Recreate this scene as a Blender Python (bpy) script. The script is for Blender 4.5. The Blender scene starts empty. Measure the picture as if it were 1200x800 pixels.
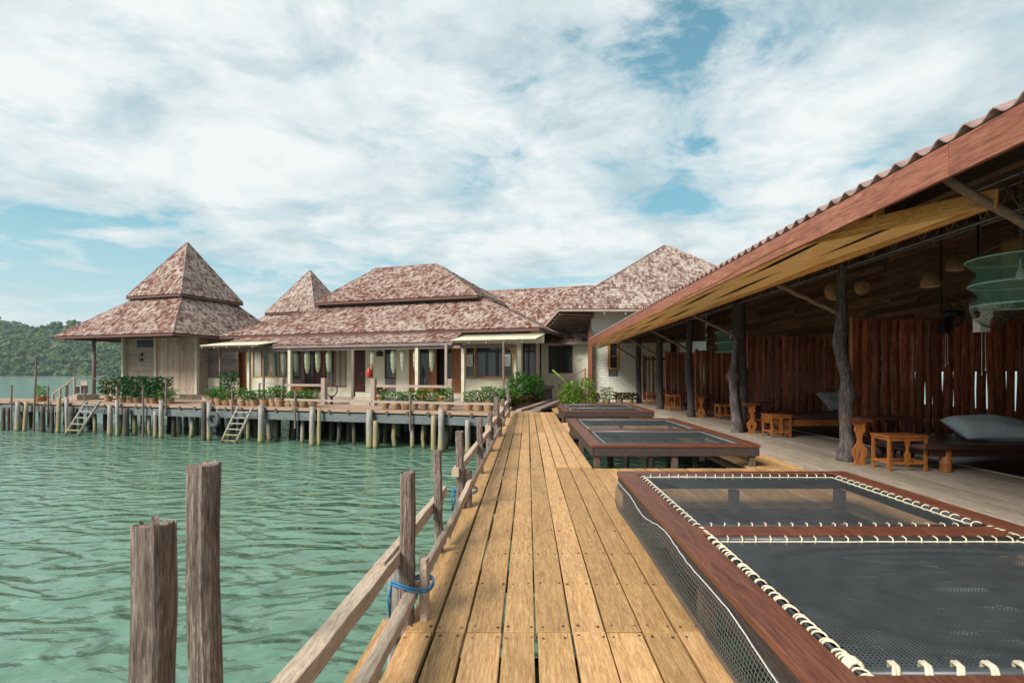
import bpy, bmesh, math, random
from mathutils import Vector, Matrix, noise as mnoise
random.seed(7)
S = bpy.context.scene
col = S.collection
R = math.radians
# ------------------------------------------------------------------ camera, world, sun, exposure
# X to the right, Y along the boardwalk, Z up; boardwalk surface Z = 0, eye height 1.5 m, water Z = -1.6
cam = bpy.data.cameras.new('camera'); cam_o = bpy.data.objects.new('camera', cam); col.objects.link(cam_o)
cam_o.location = (0, 0, 1.5); cam_o.rotation_euler = (R(90), 0, 0)
cam.lens = 18.0; cam.sensor_width = 36.0
cam.shift_x = -18/1200; cam.shift_y = 38/1200
cam.clip_start = 0.05; cam.clip_end = 9000
cam.dof.use_dof = True; cam.dof.focus_distance = 9.0; cam.dof.aperture_fstop = 4.5
S.camera = cam_o
SUN_EL, SUN_AZ = 40, 226     # elevation; azimuth clockwise from +Y
w = bpy.data.worlds.new('World'); S.world = w; w.use_nodes = True
nt = w.node_tree; nt.nodes.clear()
def N(tree, typ, **kw):
    n = tree.nodes.new(typ)
    for k, v in kw.items(): setattr(n, k, v)
    return n
sky = N(nt, 'ShaderNodeTexSky', sky_type='NISHITA'); sky.sun_disc = False
sky.sun_elevation = R(SUN_EL); sky.sun_rotation = R(SUN_AZ); sky.air_density = 1.3; sky.dust_density = 0.6; sky.ozone_density = 1.0
tc = N(nt, 'ShaderNodeTexCoord'); sep = N(nt, 'ShaderNodeSeparateXYZ'); nt.links.new(tc.outputs['Generated'], sep.inputs[0])
def M_(tree, op, a, b=None, clamp=False):
    n = N(tree, 'ShaderNodeMath', operation=op); n.use_clamp = clamp
    for i, x in enumerate((a, b)):
        if x is None: continue
        if isinstance(x, (int, float)): n.inputs[i].default_value = x
        else: tree.links.new(x, n.inputs[i])
    return n.outputs[0]
zc = M_(nt, 'ADD', M_(nt, 'MAXIMUM', sep.outputs['Z'], 0.0), 0.16)
cx = M_(nt, 'DIVIDE', sep.outputs['X'], zc); cy = M_(nt, 'DIVIDE', sep.outputs['Y'], zc)
comb = N(nt, 'ShaderNodeCombineXYZ'); nt.links.new(cx, comb.inputs[0]); nt.links.new(cy, comb.inputs[1])
def wnoise(scale, detail, rough, dist, off, sc=(1, 1, 1), rot=0):
    mp = N(nt, 'ShaderNodeMapping'); mp.inputs['Location'].default_value = off; mp.inputs['Scale'].default_value = sc
    mp.inputs['Rotation'].default_value = (0, 0, R(rot))
    nt.links.new(comb.outputs[0], mp.inputs[0])
    t = N(nt, 'ShaderNodeTexNoise'); t.inputs['Scale'].default_value = scale; t.inputs['Detail'].default_value = detail
    t.inputs['Roughness'].default_value = rough; t.inputs['Distortion'].default_value = dist
    nt.links.new(mp.outputs[0], t.inputs[0]); return t.outputs['Fac']
def ramp(tree, fac, stops, interp='LINEAR'):
    r = N(tree, 'ShaderNodeValToRGB'); r.color_ramp.interpolation = interp
    e = r.color_ramp.elements
    while len(e) < len(stops): e.new(0.5)
    for i, (p, c) in enumerate(stops):
        e[i].position = p; e[i].color = (c[0], c[1], c[2], 1) if not isinstance(c, (int, float)) else (c, c, c, 1)
    tree.links.new(fac, r.inputs[0]); return r.outputs[0]
def mix(tree, fac, a, b, blend='MIX'):
    n = N(tree, 'ShaderNodeMix', data_type='RGBA', blend_type=blend)
    for i, x in ((0, fac), (6, a), (7, b)):
        if isinstance(x, (int, float)): n.inputs[i].default_value = x if i == 0 else (x, x, x, 1)
        elif isinstance(x, tuple): n.inputs[i].default_value = (x[0], x[1], x[2], 1)
        else: tree.links.new(x, n.inputs[i])
    return n.outputs[2]
big = wnoise(0.62, 3, 0.5, 0.3, (5.867, 9.047, 0), (1, 1.2, 1), 35)
fine = wnoise(2.4, 10, 0.64, 0.4, (4.621, 9.848, 0), (1, 1.05, 1), 25)
cm = M_(nt, 'ADD', M_(nt, 'MULTIPLY', big, 0.52), M_(nt, 'MULTIPLY', fine, 0.58))
bz = ramp(nt, sep.outputs['Z'], [(0.07, 0.0), (0.16, 0.085), (0.24, 0.0)])
cm = M_(nt, 'SUBTRACT', cm, bz)
mask = ramp(nt, cm, [(0.44, 0.0), (0.50, 0.62), (0.58, 1.0)])
shade = wnoise(2.1, 9, 0.62, 0.3, (1.0, 5.0, 0), (1, 1.1, 1), 20)
ccol = ramp(nt, shade, [(0.34, (2.7, 3.25, 3.45)), (0.47, (3.8, 4.2, 4.3)), (0.58, (4.7, 4.8, 4.8))])
teal = ramp(nt, sep.outputs['Z'], [(0.05, (1.2, 3.1, 3.6)), (0.3, (0.55, 2.2, 2.8)), (0.6, (0.15, 1.25, 1.8))])
skyc = mix(nt, 0.8, sky.outputs[0], teal)
hz = ramp(nt, sep.outputs['Z'], [(0.0, 0.85), (0.1, 0.58), (0.25, 0.12)])
allc = mix(nt, mask, skyc, ccol)
allc = mix(nt, hz, allc, (3.2, 3.9, 4.1))
bg = N(nt, 'ShaderNodeBackground'); bg.inputs['Strength'].default_value = 0.10
out = N(nt, 'ShaderNodeOutputWorld'); nt.links.new(allc, bg.inputs[0]); nt.links.new(bg.outputs[0], out.inputs[0])
sl = bpy.data.lights.new('sun', 'SUN'); sl.energy = 2.9; sl.angle = R(24); sl.color = (1.0, 0.95, 0.87)
so = bpy.data.objects.new('sun', sl); col.objects.link(so)
d = Vector((math.sin(R(SUN_AZ))*math.cos(R(SUN_EL)), math.cos(R(SUN_AZ))*math.cos(R(SUN_EL)), math.sin(R(SUN_EL))))
so.rotation_euler = d.to_track_quat('Z', 'Y').to_euler()
S.view_settings.view_transform = 'Standard'; S.view_settings.look = 'None'; S.view_settings.gamma = 1
S.view_settings.exposure = 1.0
S.cycles.max_bounces = 8; S.cycles.transparent_max_bounces = 12

# ------------------------------------------------------------------ materials
MATS = {}
def base_mat(name):
    m = bpy.data.materials.new(name); m.use_nodes = True; t = m.node_tree
    b = t.nodes['Principled BSDF']; MATS[name] = m
    return m, t, b
def tex(t, scale, detail=5, rough=0.6, dist=0.0, sc=(1, 1, 1), rot=(0, 0, 0), island=0.0):
    c = N(t, 'ShaderNodeTexCoord'); mp = N(t, 'ShaderNodeMapping')
    mp.inputs['Scale'].default_value = sc; mp.inputs['Rotation'].default_value = [R(a) for a in rot]
    src = c.outputs['Object']
    if island:
        g = N(t, 'ShaderNodeNewGeometry'); v = N(t, 'ShaderNodeVectorMath', operation='ADD')
        s = N(t, 'ShaderNodeMath', operation='MULTIPLY'); s.inputs[1].default_value = island
        t.links.new(g.outputs['Random Per Island'], s.inputs[0]); t.links.new(c.outputs['Object'], v.inputs[0]); t.links.new(s.outputs[0], v.inputs[1])
        src = v.outputs[0]
    t.links.new(src, mp.inputs[0])
    n = N(t, 'ShaderNodeTexNoise'); n.inputs['Scale'].default_value = scale; n.inputs['Detail'].default_value = detail
    n.inputs['Roughness'].default_value = rough; n.inputs['Distortion'].default_value = dist
    t.links.new(mp.outputs[0], n.inputs[0]); return n.outputs['Fac']
def bump(t, b, h, strength, dist=0.01):
    n = N(t, 'ShaderNodeBump'); n.inputs['Strength'].default_value = strength; n.inputs['Distance'].default_value = dist
    t.links.new(h, n.inputs['Height']); t.links.new(n.outputs[0], b.inputs['Normal'])
def wood(name, dark, mid, light, axis='y', grain=1.0, rough=0.65, var=0.35, stain=0.35, rotz=0, bs=0.5, dirt=(0.03, 0.022, 0.018), spec=0.35):
    m, t, b = base_mat(name)
    s = {'x': (1.2, 16, 16), 'y': (16, 1.2, 16), 'z': (16, 16, 1.2)}[axis]
    g1 = tex(t, 2.2*grain, 7, 0.68, 1.2, s, (0, 0, rotz), 37.0)
    g2 = tex(t, 9*grain, 4, 0.6, 0.3, tuple(a*0.9 for a in s), (0, 0, rotz), 11.0)
    f = M_(t, 'ADD', M_(t, 'MULTIPLY', g1, 0.6), M_(t, 'MULTIPLY', g2, 0.4))
    c = ramp(t, f, [(0.37, dark), (0.5, mid), (0.62, light)])
    geo = N(t, 'ShaderNodeNewGeometry')
    rv = geo.outputs['Random Per Island']
    v = M_(t, 'ADD', M_(t, 'MULTIPLY', rv, var), 1 - var*0.55)
    cmb = N(t, 'ShaderNodeCombineColor')
    t.links.new(v, cmb.inputs[0])
    t.links.new(M_(t, 'MULTIPLY', v, 1.0), cmb.inputs[1]); t.links.new(M_(t, 'POWER', v, 1.25), cmb.inputs[2])
    c = mix(t, 1.0, c, cmb.outputs[0], 'MULTIPLY')
    if stain:
        st = tex(t, 1.7, 8, 0.7, 0.6, tuple(max(0.5, a*0.16) for a in s), (0, 0, rotz), 5.0)
        k = ramp(t, st, [(0.50, 0.0), (0.72, stain)])
        c = mix(t, k, c, dirt)
    t.links.new(c, b.inputs['Base Color'])
    rr = M_(t, 'ADD', M_(t, 'MULTIPLY', g1, 0.3), rough - 0.15); t.links.new(rr, b.inputs['Roughness'])
    b.inputs['Specular IOR Level'].default_value = spec
    bump(t, b, f, bs, 0.007)
    return m
def plain(name, c1, c2=None, scale=6, rough=0.6, bs=0.2, metal=0, var=0.0, spec=0.4, bd=0.01):
    m, t, b = base_mat(name); c2 = c2 or tuple(a*0.75 for a in c1)
    f = tex(t, scale, 6, 0.62)
    c = ramp(t, f, [(0.35, c2), (0.62, c1)])
    if var:
        geo = N(t, 'ShaderNodeNewGeometry')
        v = M_(t, 'ADD', M_(t, 'MULTIPLY', geo.outputs['Random Per Island'], var), 1 - var*0.5)
        cc = N(t, 'ShaderNodeCombineColor')
        for i in range(3): t.links.new(v, cc.inputs[i])
        c = mix(t, 1.0, c, cc.outputs[0], 'MULTIPLY')
    t.links.new(c, b.inputs['Base Color']); b.inputs['Roughness'].default_value = rough; b.inputs['Metallic'].default_value = metal
    b.inputs['Specular IOR Level'].default_value = spec
    if bs: bump(t, b, f, bs, bd)
    return m
def leafmat(name, c1, c2, trans=0.25):
    m, t, b = base_mat(name)
    geo = N(t, 'ShaderNodeNewGeometry')
    c = ramp(t, geo.outputs['Random Per Island'], [(0.0, c1), (1.0, c2)])
    t.links.new(c, b.inputs['Base Color']); b.inputs['Roughness'].default_value = 0.7; b.inputs['Specular IOR Level'].default_value = 0.12
    tr = N(t, 'ShaderNodeBsdfTranslucent'); t.links.new(c, tr.inputs[0])
    ms = N(t, 'ShaderNodeMixShader'); ms.inputs[0].default_value = trans
    o = t.nodes['Material Output']; t.links.new(b.outputs[0], ms.inputs[1]); t.links.new(tr.outputs[0], ms.inputs[2]); t.links.new(ms.outputs[0], o.inputs[0])
    return m
DECK = wood('deck_wood', (0.27, 0.138, 0.056), (0.46, 0.262, 0.108), (0.60, 0.378, 0.178), 'y', 1.5, 0.62, 0.42, 0.5, dirt=(0.12, 0.07, 0.04), bs=0.7)
GREYDECK = wood('grey_deck_wood', (0.20, 0.155, 0.12), (0.34, 0.28, 0.22), (0.47, 0.40, 0.33), 'y', 1.0, 0.7, 0.35, 0.25, bs=0.6)
PIERDECK = wood('pier_wood', (0.20, 0.13, 0.09), (0.33, 0.22, 0.155), (0.44, 0.31, 0.23), 'x', 1.0, 0.75, 0.4, 0.3)
BEAM = wood('grey_beam', (0.05, 0.06, 0.062), (0.12, 0.14, 0.145), (0.2, 0.22, 0.225), 'x', 1.0, 0.8, 0.3, 0.4, rotz=17)
POST = wood('weathered_post', (0.045, 0.03, 0.025), (0.165, 0.12, 0.10), (0.36, 0.28, 0.235), 'z', 2.0, 0.8, 0.2, 0.5, bs=1.0)
RAIL = wood('pale_rail', (0.28, 0.19, 0.135), (0.47, 0.36, 0.27), (0.62, 0.51, 0.41), 'y', 1.7, 0.75, 0.2, 0.3, bs=0.8)
RAILX = wood('pier_rail', (0.2, 0.14, 0.11), (0.34, 0.26, 0.21), (0.46, 0.37, 0.31), 'x', 1.0, 0.8, 0.2, 0.3)
REDWOOD = wood('varnished_frame', (0.075, 0.022, 0.012), (0.135, 0.045, 0.025), (0.19, 0.07, 0.04), 'y', 0.8, 0.42, 0.15, 0.25, bs=0.25, spec=0.5)
FASCIA = wood('fascia_wood', (0.14, 0.045, 0.026), (0.27, 0.095, 0.054), (0.39, 0.17, 0.105), 'y', 0.7, 0.5, 0.3, 0.2, bs=0.3)
ORANGE = wood('orange_wood', (0.40, 0.17, 0.04), (0.62, 0.30, 0.08), (0.74, 0.42, 0.14), 'y', 0.8, 0.5, 0.3, 0.3, bs=0.3)
FURN = wood('furniture_wood', (0.17, 0.05, 0.013), (0.38, 0.125, 0.028), (0.54, 0.22, 0.055), 'z', 1.0, 0.45, 0.3, 0.35, bs=0.15, spec=0.5)
DARKTOP = wood('dark_tabletop', (0.03, 0.012, 0.008), (0.07, 0.028, 0.018), (0.12, 0.05, 0.034), 'x', 0.8, 0.35, 0.2, 0.1, bs=0.2, spec=0.5)
APRON = wood('blackened_apron', (0.018, 0.014, 0.013), (0.04, 0.03, 0.027), (0.075, 0.055, 0.048), 'y', 1.0, 0.7, 0.2, 0.2)
EAVE = wood('eave_board_wood', (0.05, 0.022, 0.018), (0.12, 0.055, 0.045), (0.20, 0.10, 0.085), 'x', 1.0, 0.8, 0.2, 0.2, rotz=17)
SLAB = wood('slab_wall_wood', (0.05, 0.014, 0.007), (0.27, 0.07, 0.027), (0.50, 0.165, 0.062), 'z', 0.8, 0.42, 0.65, 0.55, bs=0.6, spec=0.5)
BOARD = wood('board_wall_wood', (0.05, 0.025, 0.014), (0.15, 0.078, 0.042), (0.32, 0.185, 0.10), 'y', 0.9, 0.7, 1.0, 0.5, bs=0.6)
TRUNK = wood('trunk_bark', (0.022, 0.017, 0.016), (0.095, 0.075, 0.07), (0.27, 0.245, 0.24), 'z', 1.0, 0.8, 0.2, 0.6, bs=1.0)
DARKTRUNK = wood('dark_trunk_bark', (0.02, 0.016, 0.015), (0.06, 0.048, 0.043), (0.13, 0.105, 0.095), 'z', 1.0, 0.8, 0.2, 0.5, bs=1.0)
STRUT = wood('strut_wood', (0.10, 0.065, 0.045), (0.21, 0.145, 0.105), (0.32, 0.24, 0.18), 'x', 1.0, 0.8, 0.2, 0.4)
RAFTER = wood('rafter_wood', (0.05, 0.03, 0.02), (0.10, 0.065, 0.045), (0.16, 0.11, 0.08), 'y', 1.0, 0.8, 0.2, 0.4)
HUTH = wood('hut_board_horizontal', (0.16, 0.11, 0.08), (0.38, 0.30, 0.24), (0.58, 0.50, 0.42), 'x', 1.0, 0.8, 0.3, 0.5, rotz=17)
HUTV = wood('hut_board_vertical', (0.22, 0.145, 0.10), (0.46, 0.35, 0.27), (0.64, 0.54, 0.44), 'z', 1.0, 0.8, 0.3, 0.5)
PINKBOARD = wood('grey_pink_board', (0.10, 0.072, 0.066), (0.21, 0.16, 0.148), (0.32, 0.26, 0.235), 'x', 1.0, 0.8, 0.3, 0.5, rotz=17)
CREAMW = plain('cream_painted_post', (0.58, 0.53, 0.42), (0.46, 0.41, 0.32), 5, 0.6, 0.1)
CREAM = plain('cream_wall_render', (0.80, 0.76, 0.60), (0.70, 0.66, 0.51), 1.6, 0.85, 0.1)
DOORW = wood('door_wood', (0.20, 0.065, 0.025), (0.34, 0.125, 0.045), (0.45, 0.19, 0.075), 'z', 0.8, 0.45, 0.2, 0.1)
FRAMEW = wood('window_frame_wood', (0.34, 0.17, 0.045), (0.50, 0.28, 0.09), (0.60, 0.37, 0.14), 'z', 0.8, 0.45, 0.2, 0.1)
DARKRED = wood('dark_red_door', (0.04, 0.012, 0.010), (0.085, 0.024, 0.02), (0.13, 0.045, 0.035), 'z', 0.8, 0.45, 0.2, 0.1)
PIPE = plain('black_pipe', (0.045, 0.05, 0.055), (0.03, 0.033, 0.037), 8, 0.38, 0.05, spec=0.5)
NETM = plain('net_cord', (0.068, 0.076, 0.08), (0.045, 0.052, 0.056), 8, 0.55, 0)
ROPE = plain('cream_rope', (0.70, 0.62, 0.46), (0.5, 0.43, 0.3), 60, 0.85, 0.4, bd=0.002)
WHITEROPE = plain('white_edge_rope', (0.62, 0.62, 0.58), (0.4, 0.4, 0.38), 60, 0.85, 0.4, bd=0.002)
BLUE = plain('blue_rope', (0.03, 0.22, 0.42), (0.02, 0.12, 0.26), 60, 0.7, 0.3, bd=0.002)
NAIL = plain('nail_metal', (0.03, 0.022, 0.018), None, 30, 0.6, 0)
PILLOW = plain('pillow_cloth', (0.60, 0.66, 0.66), (0.50, 0.57, 0.58), 14, 0.9, 0.3)
PILLOWG = plain('grey_pillow_cloth', (0.33, 0.32, 0.32), (0.2, 0.2, 0.2), 9, 0.9, 0.3)
CUSH = plain('mattress_leather', (0.09, 0.042, 0.036), (0.055, 0.026, 0.022), 5, 0.42, 0.1, spec=0.5)
POT = plain('terracotta_pot', (0.38, 0.25, 0.14), (0.20, 0.12, 0.07), 10, 0.7, 0.3, var=0.2)
POT2 = plain('red_brown_pot', (0.40, 0.15, 0.05), (0.25, 0.09, 0.035), 10, 0.5, 0.3)
SOIL = plain('soil', (0.05, 0.035, 0.025), None, 20, 0.9, 0.4)
LEAF = leafmat('leaf_green', (0.035, 0.125, 0.02), (0.105, 0.26, 0.045))
LEAFD = leafmat('leaf_dark', (0.012, 0.065, 0.022), (0.04, 0.14, 0.04))
LEAFY = leafmat('leaf_yellow_green', (0.09, 0.21, 0.03), (0.25, 0.38, 0.07))
LEAFR = leafmat('leaf_red', (0.16, 0.04, 0.03), (0.12, 0.16, 0.04))
FLOWER = leafmat('orange_flower', (0.5, 0.14, 0.02), (0.55, 0.22, 0.04))
RUBBER = plain('tyre_rubber', (0.10, 0.10, 0.10), (0.05, 0.05, 0.05), 10, 0.8, 0.3)
REDP = plain('red_paint', (0.5, 0.03, 0.02), None, 10, 0.35, 0)
WHITEP = plain('white_plastic', (0.72, 0.72, 0.70), (0.6, 0.6, 0.58), 10, 0.4, 0)
BLACKP = plain('black_plastic', (0.02, 0.02, 0.022), None, 10, 0.4, 0)
METAL = plain('grey_metal', (0.4, 0.41, 0.42), None, 10, 0.35, 0.05, metal=0.9)
WIREM = plain('dull_wire', (0.16, 0.15, 0.14), None, 10, 0.6, 0)
BASKET = plain('woven_basket', (0.38, 0.24, 0.11), (0.22, 0.12, 0.05), 40, 0.8, 0.5)
PAPER = plain('paper_notice', (0.75, 0.75, 0.72), (0.55, 0.55, 0.55), 30, 0.8, 0)
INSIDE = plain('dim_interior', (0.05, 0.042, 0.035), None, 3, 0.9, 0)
MAT = wood('bamboo_mat', (0.75, 0.43, 0.13), (0.90, 0.60, 0.25), (0.92, 0.72, 0.42), 'y', 1.0, 0.7, 0.15, 0.15)
MARK = plain('cream_awning_sheet', (0.70, 0.64, 0.46), (0.55, 0.49, 0.34), 3, 0.6, 0.1)
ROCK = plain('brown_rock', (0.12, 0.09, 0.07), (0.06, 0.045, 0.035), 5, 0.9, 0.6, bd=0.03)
# piling: yellow-green algae band towards the waterline (a real band at a fixed height)
def pile_mat(name, dark, light, algae, amt):
    m, t, b = base_mat(name)
    g = tex(t, 3.0, 7, 0.7, 1.0, (12, 12, 1.2), (0, 0, 0), 20)
    c = ramp(t, g, [(0.34, dark), (0.64, light)])
    geo = N(t, 'ShaderNodeNewGeometry'); sp = N(t, 'ShaderNodeSeparateXYZ'); t.links.new(geo.outputs['Position'], sp.inputs[0])
    n2 = tex(t, 3.0, 4, 0.6)
    zz = M_(t, 'ADD', sp.outputs['Z'], M_(t, 'MULTIPLY', n2, 0.7))
    k = ramp(t, M_(t, 'MULTIPLY', M_(t, 'ADD', zz, 1.6), 0.5), [(0.22, amt), (0.55, 0.0)])
    c = mix(t, k, c, algae)
    wet = ramp(t, M_(t, 'MULTIPLY', M_(t, 'ADD', zz, 1.6), 0.5), [(0.18, 0.8), (0.27, 0.0)])
    c = mix(t, wet, c, (0.03, 0.032, 0.02))
    t.links.new(c, b.inputs['Base Color']); b.inputs['Roughness'].default_value = 0.8; bump(t, b, g, 0.8, 0.01)
    return m
PILE = pile_mat('piling_grey', (0.14, 0.125, 0.11), (0.40, 0.37, 0.33), (0.30, 0.25, 0.06), 0.7)
PILEY = pile_mat('piling_yellow', (0.17, 0.13, 0.07), (0.40, 0.32, 0.19), (0.28, 0.25, 0.08), 0.6)
PILED = pile_mat('piling_dark', (0.025, 0.022, 0.02), (0.10, 0.085, 0.07), (0.09, 0.085, 0.035), 0.6)
# roof shingles
def shingle_mat(name, cols, k=1.0):
    m, t, b = base_mat(name)
    geo = N(t, 'ShaderNodeNewGeometry')
    big_ = tex(t, 0.45, 4, 0.6, 0.4); med = tex(t, 2.6, 5, 0.75, 0.5); fine_ = tex(t, 14, 4, 0.7)
    f = M_(t, 'ADD', M_(t, 'MULTIPLY', geo.outputs['Random Per Island'], 0.38), M_(t, 'MULTIPLY', big_, 0.55))
    f = M_(t, 'ADD', f, M_(t, 'MULTIPLY', M_(t, 'SUBTRACT', med, 0.5), 0.85))
    f = M_(t, 'ADD', f, M_(t, 'MULTIPLY', M_(t, 'SUBTRACT', fine_, 0.5), 0.7))
    c = ramp(t, f, [(0.16, cols[0]), (0.33, cols[1]), (0.50, cols[2]), (0.72, cols[3])])
    t.links.new(c, b.inputs['Base Color']); b.inputs['Roughness'].default_value = 0.85; b.inputs['Specular IOR Level'].default_value = 0.2
    bump(t, b, fine_, 0.6, 0.01)
    return m
SH_RED = shingle_mat('red_brown_shingle', [(0.06, 0.024, 0.018), (0.15, 0.062, 0.047), (0.26, 0.175, 0.145), (0.41, 0.34, 0.30)])
SH_PALE = shingle_mat('pale_grey_shingle', [(0.07, 0.04, 0.032), (0.17, 0.10, 0.08), (0.30, 0.225, 0.19), (0.43, 0.365, 0.32)])
# white wall with painted block courses
def blockwall(name):
    m, t, b = base_mat(name)
    c = N(t, 'ShaderNodeTexCoord'); mp = N(t, 'ShaderNodeMapping'); mp.inputs['Rotation'].default_value = (R(90), 0, 0)
    t.links.new(c.outputs['Object'], mp.inputs[0])
    br = N(t, 'ShaderNodeTexBrick'); br.inputs['Scale'].default_value = 1.0; br.inputs['Brick Width'].default_value = 0.42; br.inputs['Row Height'].default_value = 0.16
    br.inputs['Mortar Size'].default_value = 0.012; br.inputs['Color1'].default_value = (0.80, 0.80, 0.70, 1); br.inputs['Color2'].default_value = (0.74, 0.74, 0.64, 1); br.inputs['Mortar'].default_value = (0.64, 0.64, 0.55, 1)
    br.inputs['Mortar Smooth'].default_value = 0.6
    t.links.new(mp.outputs[0], br.inputs[0])
    f = tex(t, 3, 6, 0.65)
    cc = mix(t, M_(t, 'MULTIPLY', f, 0.3), br.outputs['Color'], (0.45, 0.45, 0.38))
    t.links.new(cc, b.inputs['Base Color']); b.inputs['Roughness'].default_value = 0.85
    hh = M_(t, 'SUBTRACT', M_(t, 'MULTIPLY', tex(t, 7, 5, 0.6), 0.8), br.outputs['Fac'])
    bump(t, b, hh, 0.7, 0.03); return m
BLOCK = blockwall('whitewashed_block')
def glassmat(name, base, rough=0.06):
    m, t, b = base_mat(name)
    b.inputs['Base Color'].default_value = (*base, 1); b.inputs['Roughness'].default_value = rough; b.inputs['Specular IOR Level'].default_value = 0.6
    return m
GLASS = glassmat('window_glass', (0.035, 0.04, 0.04))
CURT = plain('pale_curtain', (0.42, 0.43, 0.38), (0.30, 0.31, 0.27), 20, 0.85, 0.1)
GLOBE = glassmat('bulb_glass', (0.75, 0.77, 0.75), 0.2)
def netgreen(name, colr, alpha):
    m, t, b = base_mat(name)
    b.inputs['Base Color'].default_value = (*colr, 1); b.inputs['Roughness'].default_value = 0.7
    tr = N(t, 'ShaderNodeBsdfTransparent'); ms = N(t, 'ShaderNodeMixShader'); ms.inputs[0].default_value = alpha
    tl = N(t, 'ShaderNodeBsdfTranslucent'); tl.inputs[0].default_value = (*colr, 1)
    m2 = N(t, 'ShaderNodeMixShader'); m2.inputs[0].default_value = 0.4
    o = t.nodes['Material Output']
    t.links.new(b.outputs[0], m2.inputs[1]); t.links.new(tl.outputs[0], m2.inputs[2])
    t.links.new(tr.outputs[0], ms.inputs[1]); t.links.new(m2.outputs[0], ms.inputs[2]); t.links.new(ms.outputs[0], o.inputs[0])
    return m
GNET = netgreen('green_net', (0.16, 0.42, 0.34), 0.38)
PNET = netgreen('pale_green_net', (0.50, 0.56, 0.40), 0.8)
CNET = netgreen('fan_cage', (0.5, 0.5, 0.48), 0.25)
# water
def watermat():
    m, t, b = base_mat('sea_water')
    b.inputs['Base Color'].default_value = (0.055, 0.19, 0.125, 1)
    cd = tex(t, 0.06, 3, 0.5)
    t.links.new(ramp(t, cd, [(0.3, (0.090, 0.178, 0.122)), (0.7, (0.125, 0.225, 0.165))]), b.inputs['Base Color'])
    b.inputs['Roughness'].default_value = 0.04; b.inputs['IOR'].default_value = 1.33; b.inputs['Specular IOR Level'].default_value = 0.85
    n1 = tex(t, 1.05, 1.5, 0.4, 1.3, (0.75, 1.5, 1), (0, 0, 12)); n2 = tex(t, 3.2, 3, 0.5, 0.5, (0.8, 1.4, 1), (0, 0, -18))
    h = M_(t, 'ADD', M_(t, 'MULTIPLY', n1, 1.0), M_(t, 'MULTIPLY', n2, 0.16))
    bump(t, b, h, 1.0, 0.25); return m
WATER = watermat()
# corrugated tile
TILE = plain('brown_corrugated_tile', (0.30, 0.20, 0.175), (0.17, 0.105, 0.09), 4, 0.7, 0.3, bd=0.01)
DARKRF = plain('dark_roof_underside', (0.05, 0.042, 0.036), (0.03, 0.025, 0.02), 4, 0.9, 0.2)

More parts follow.
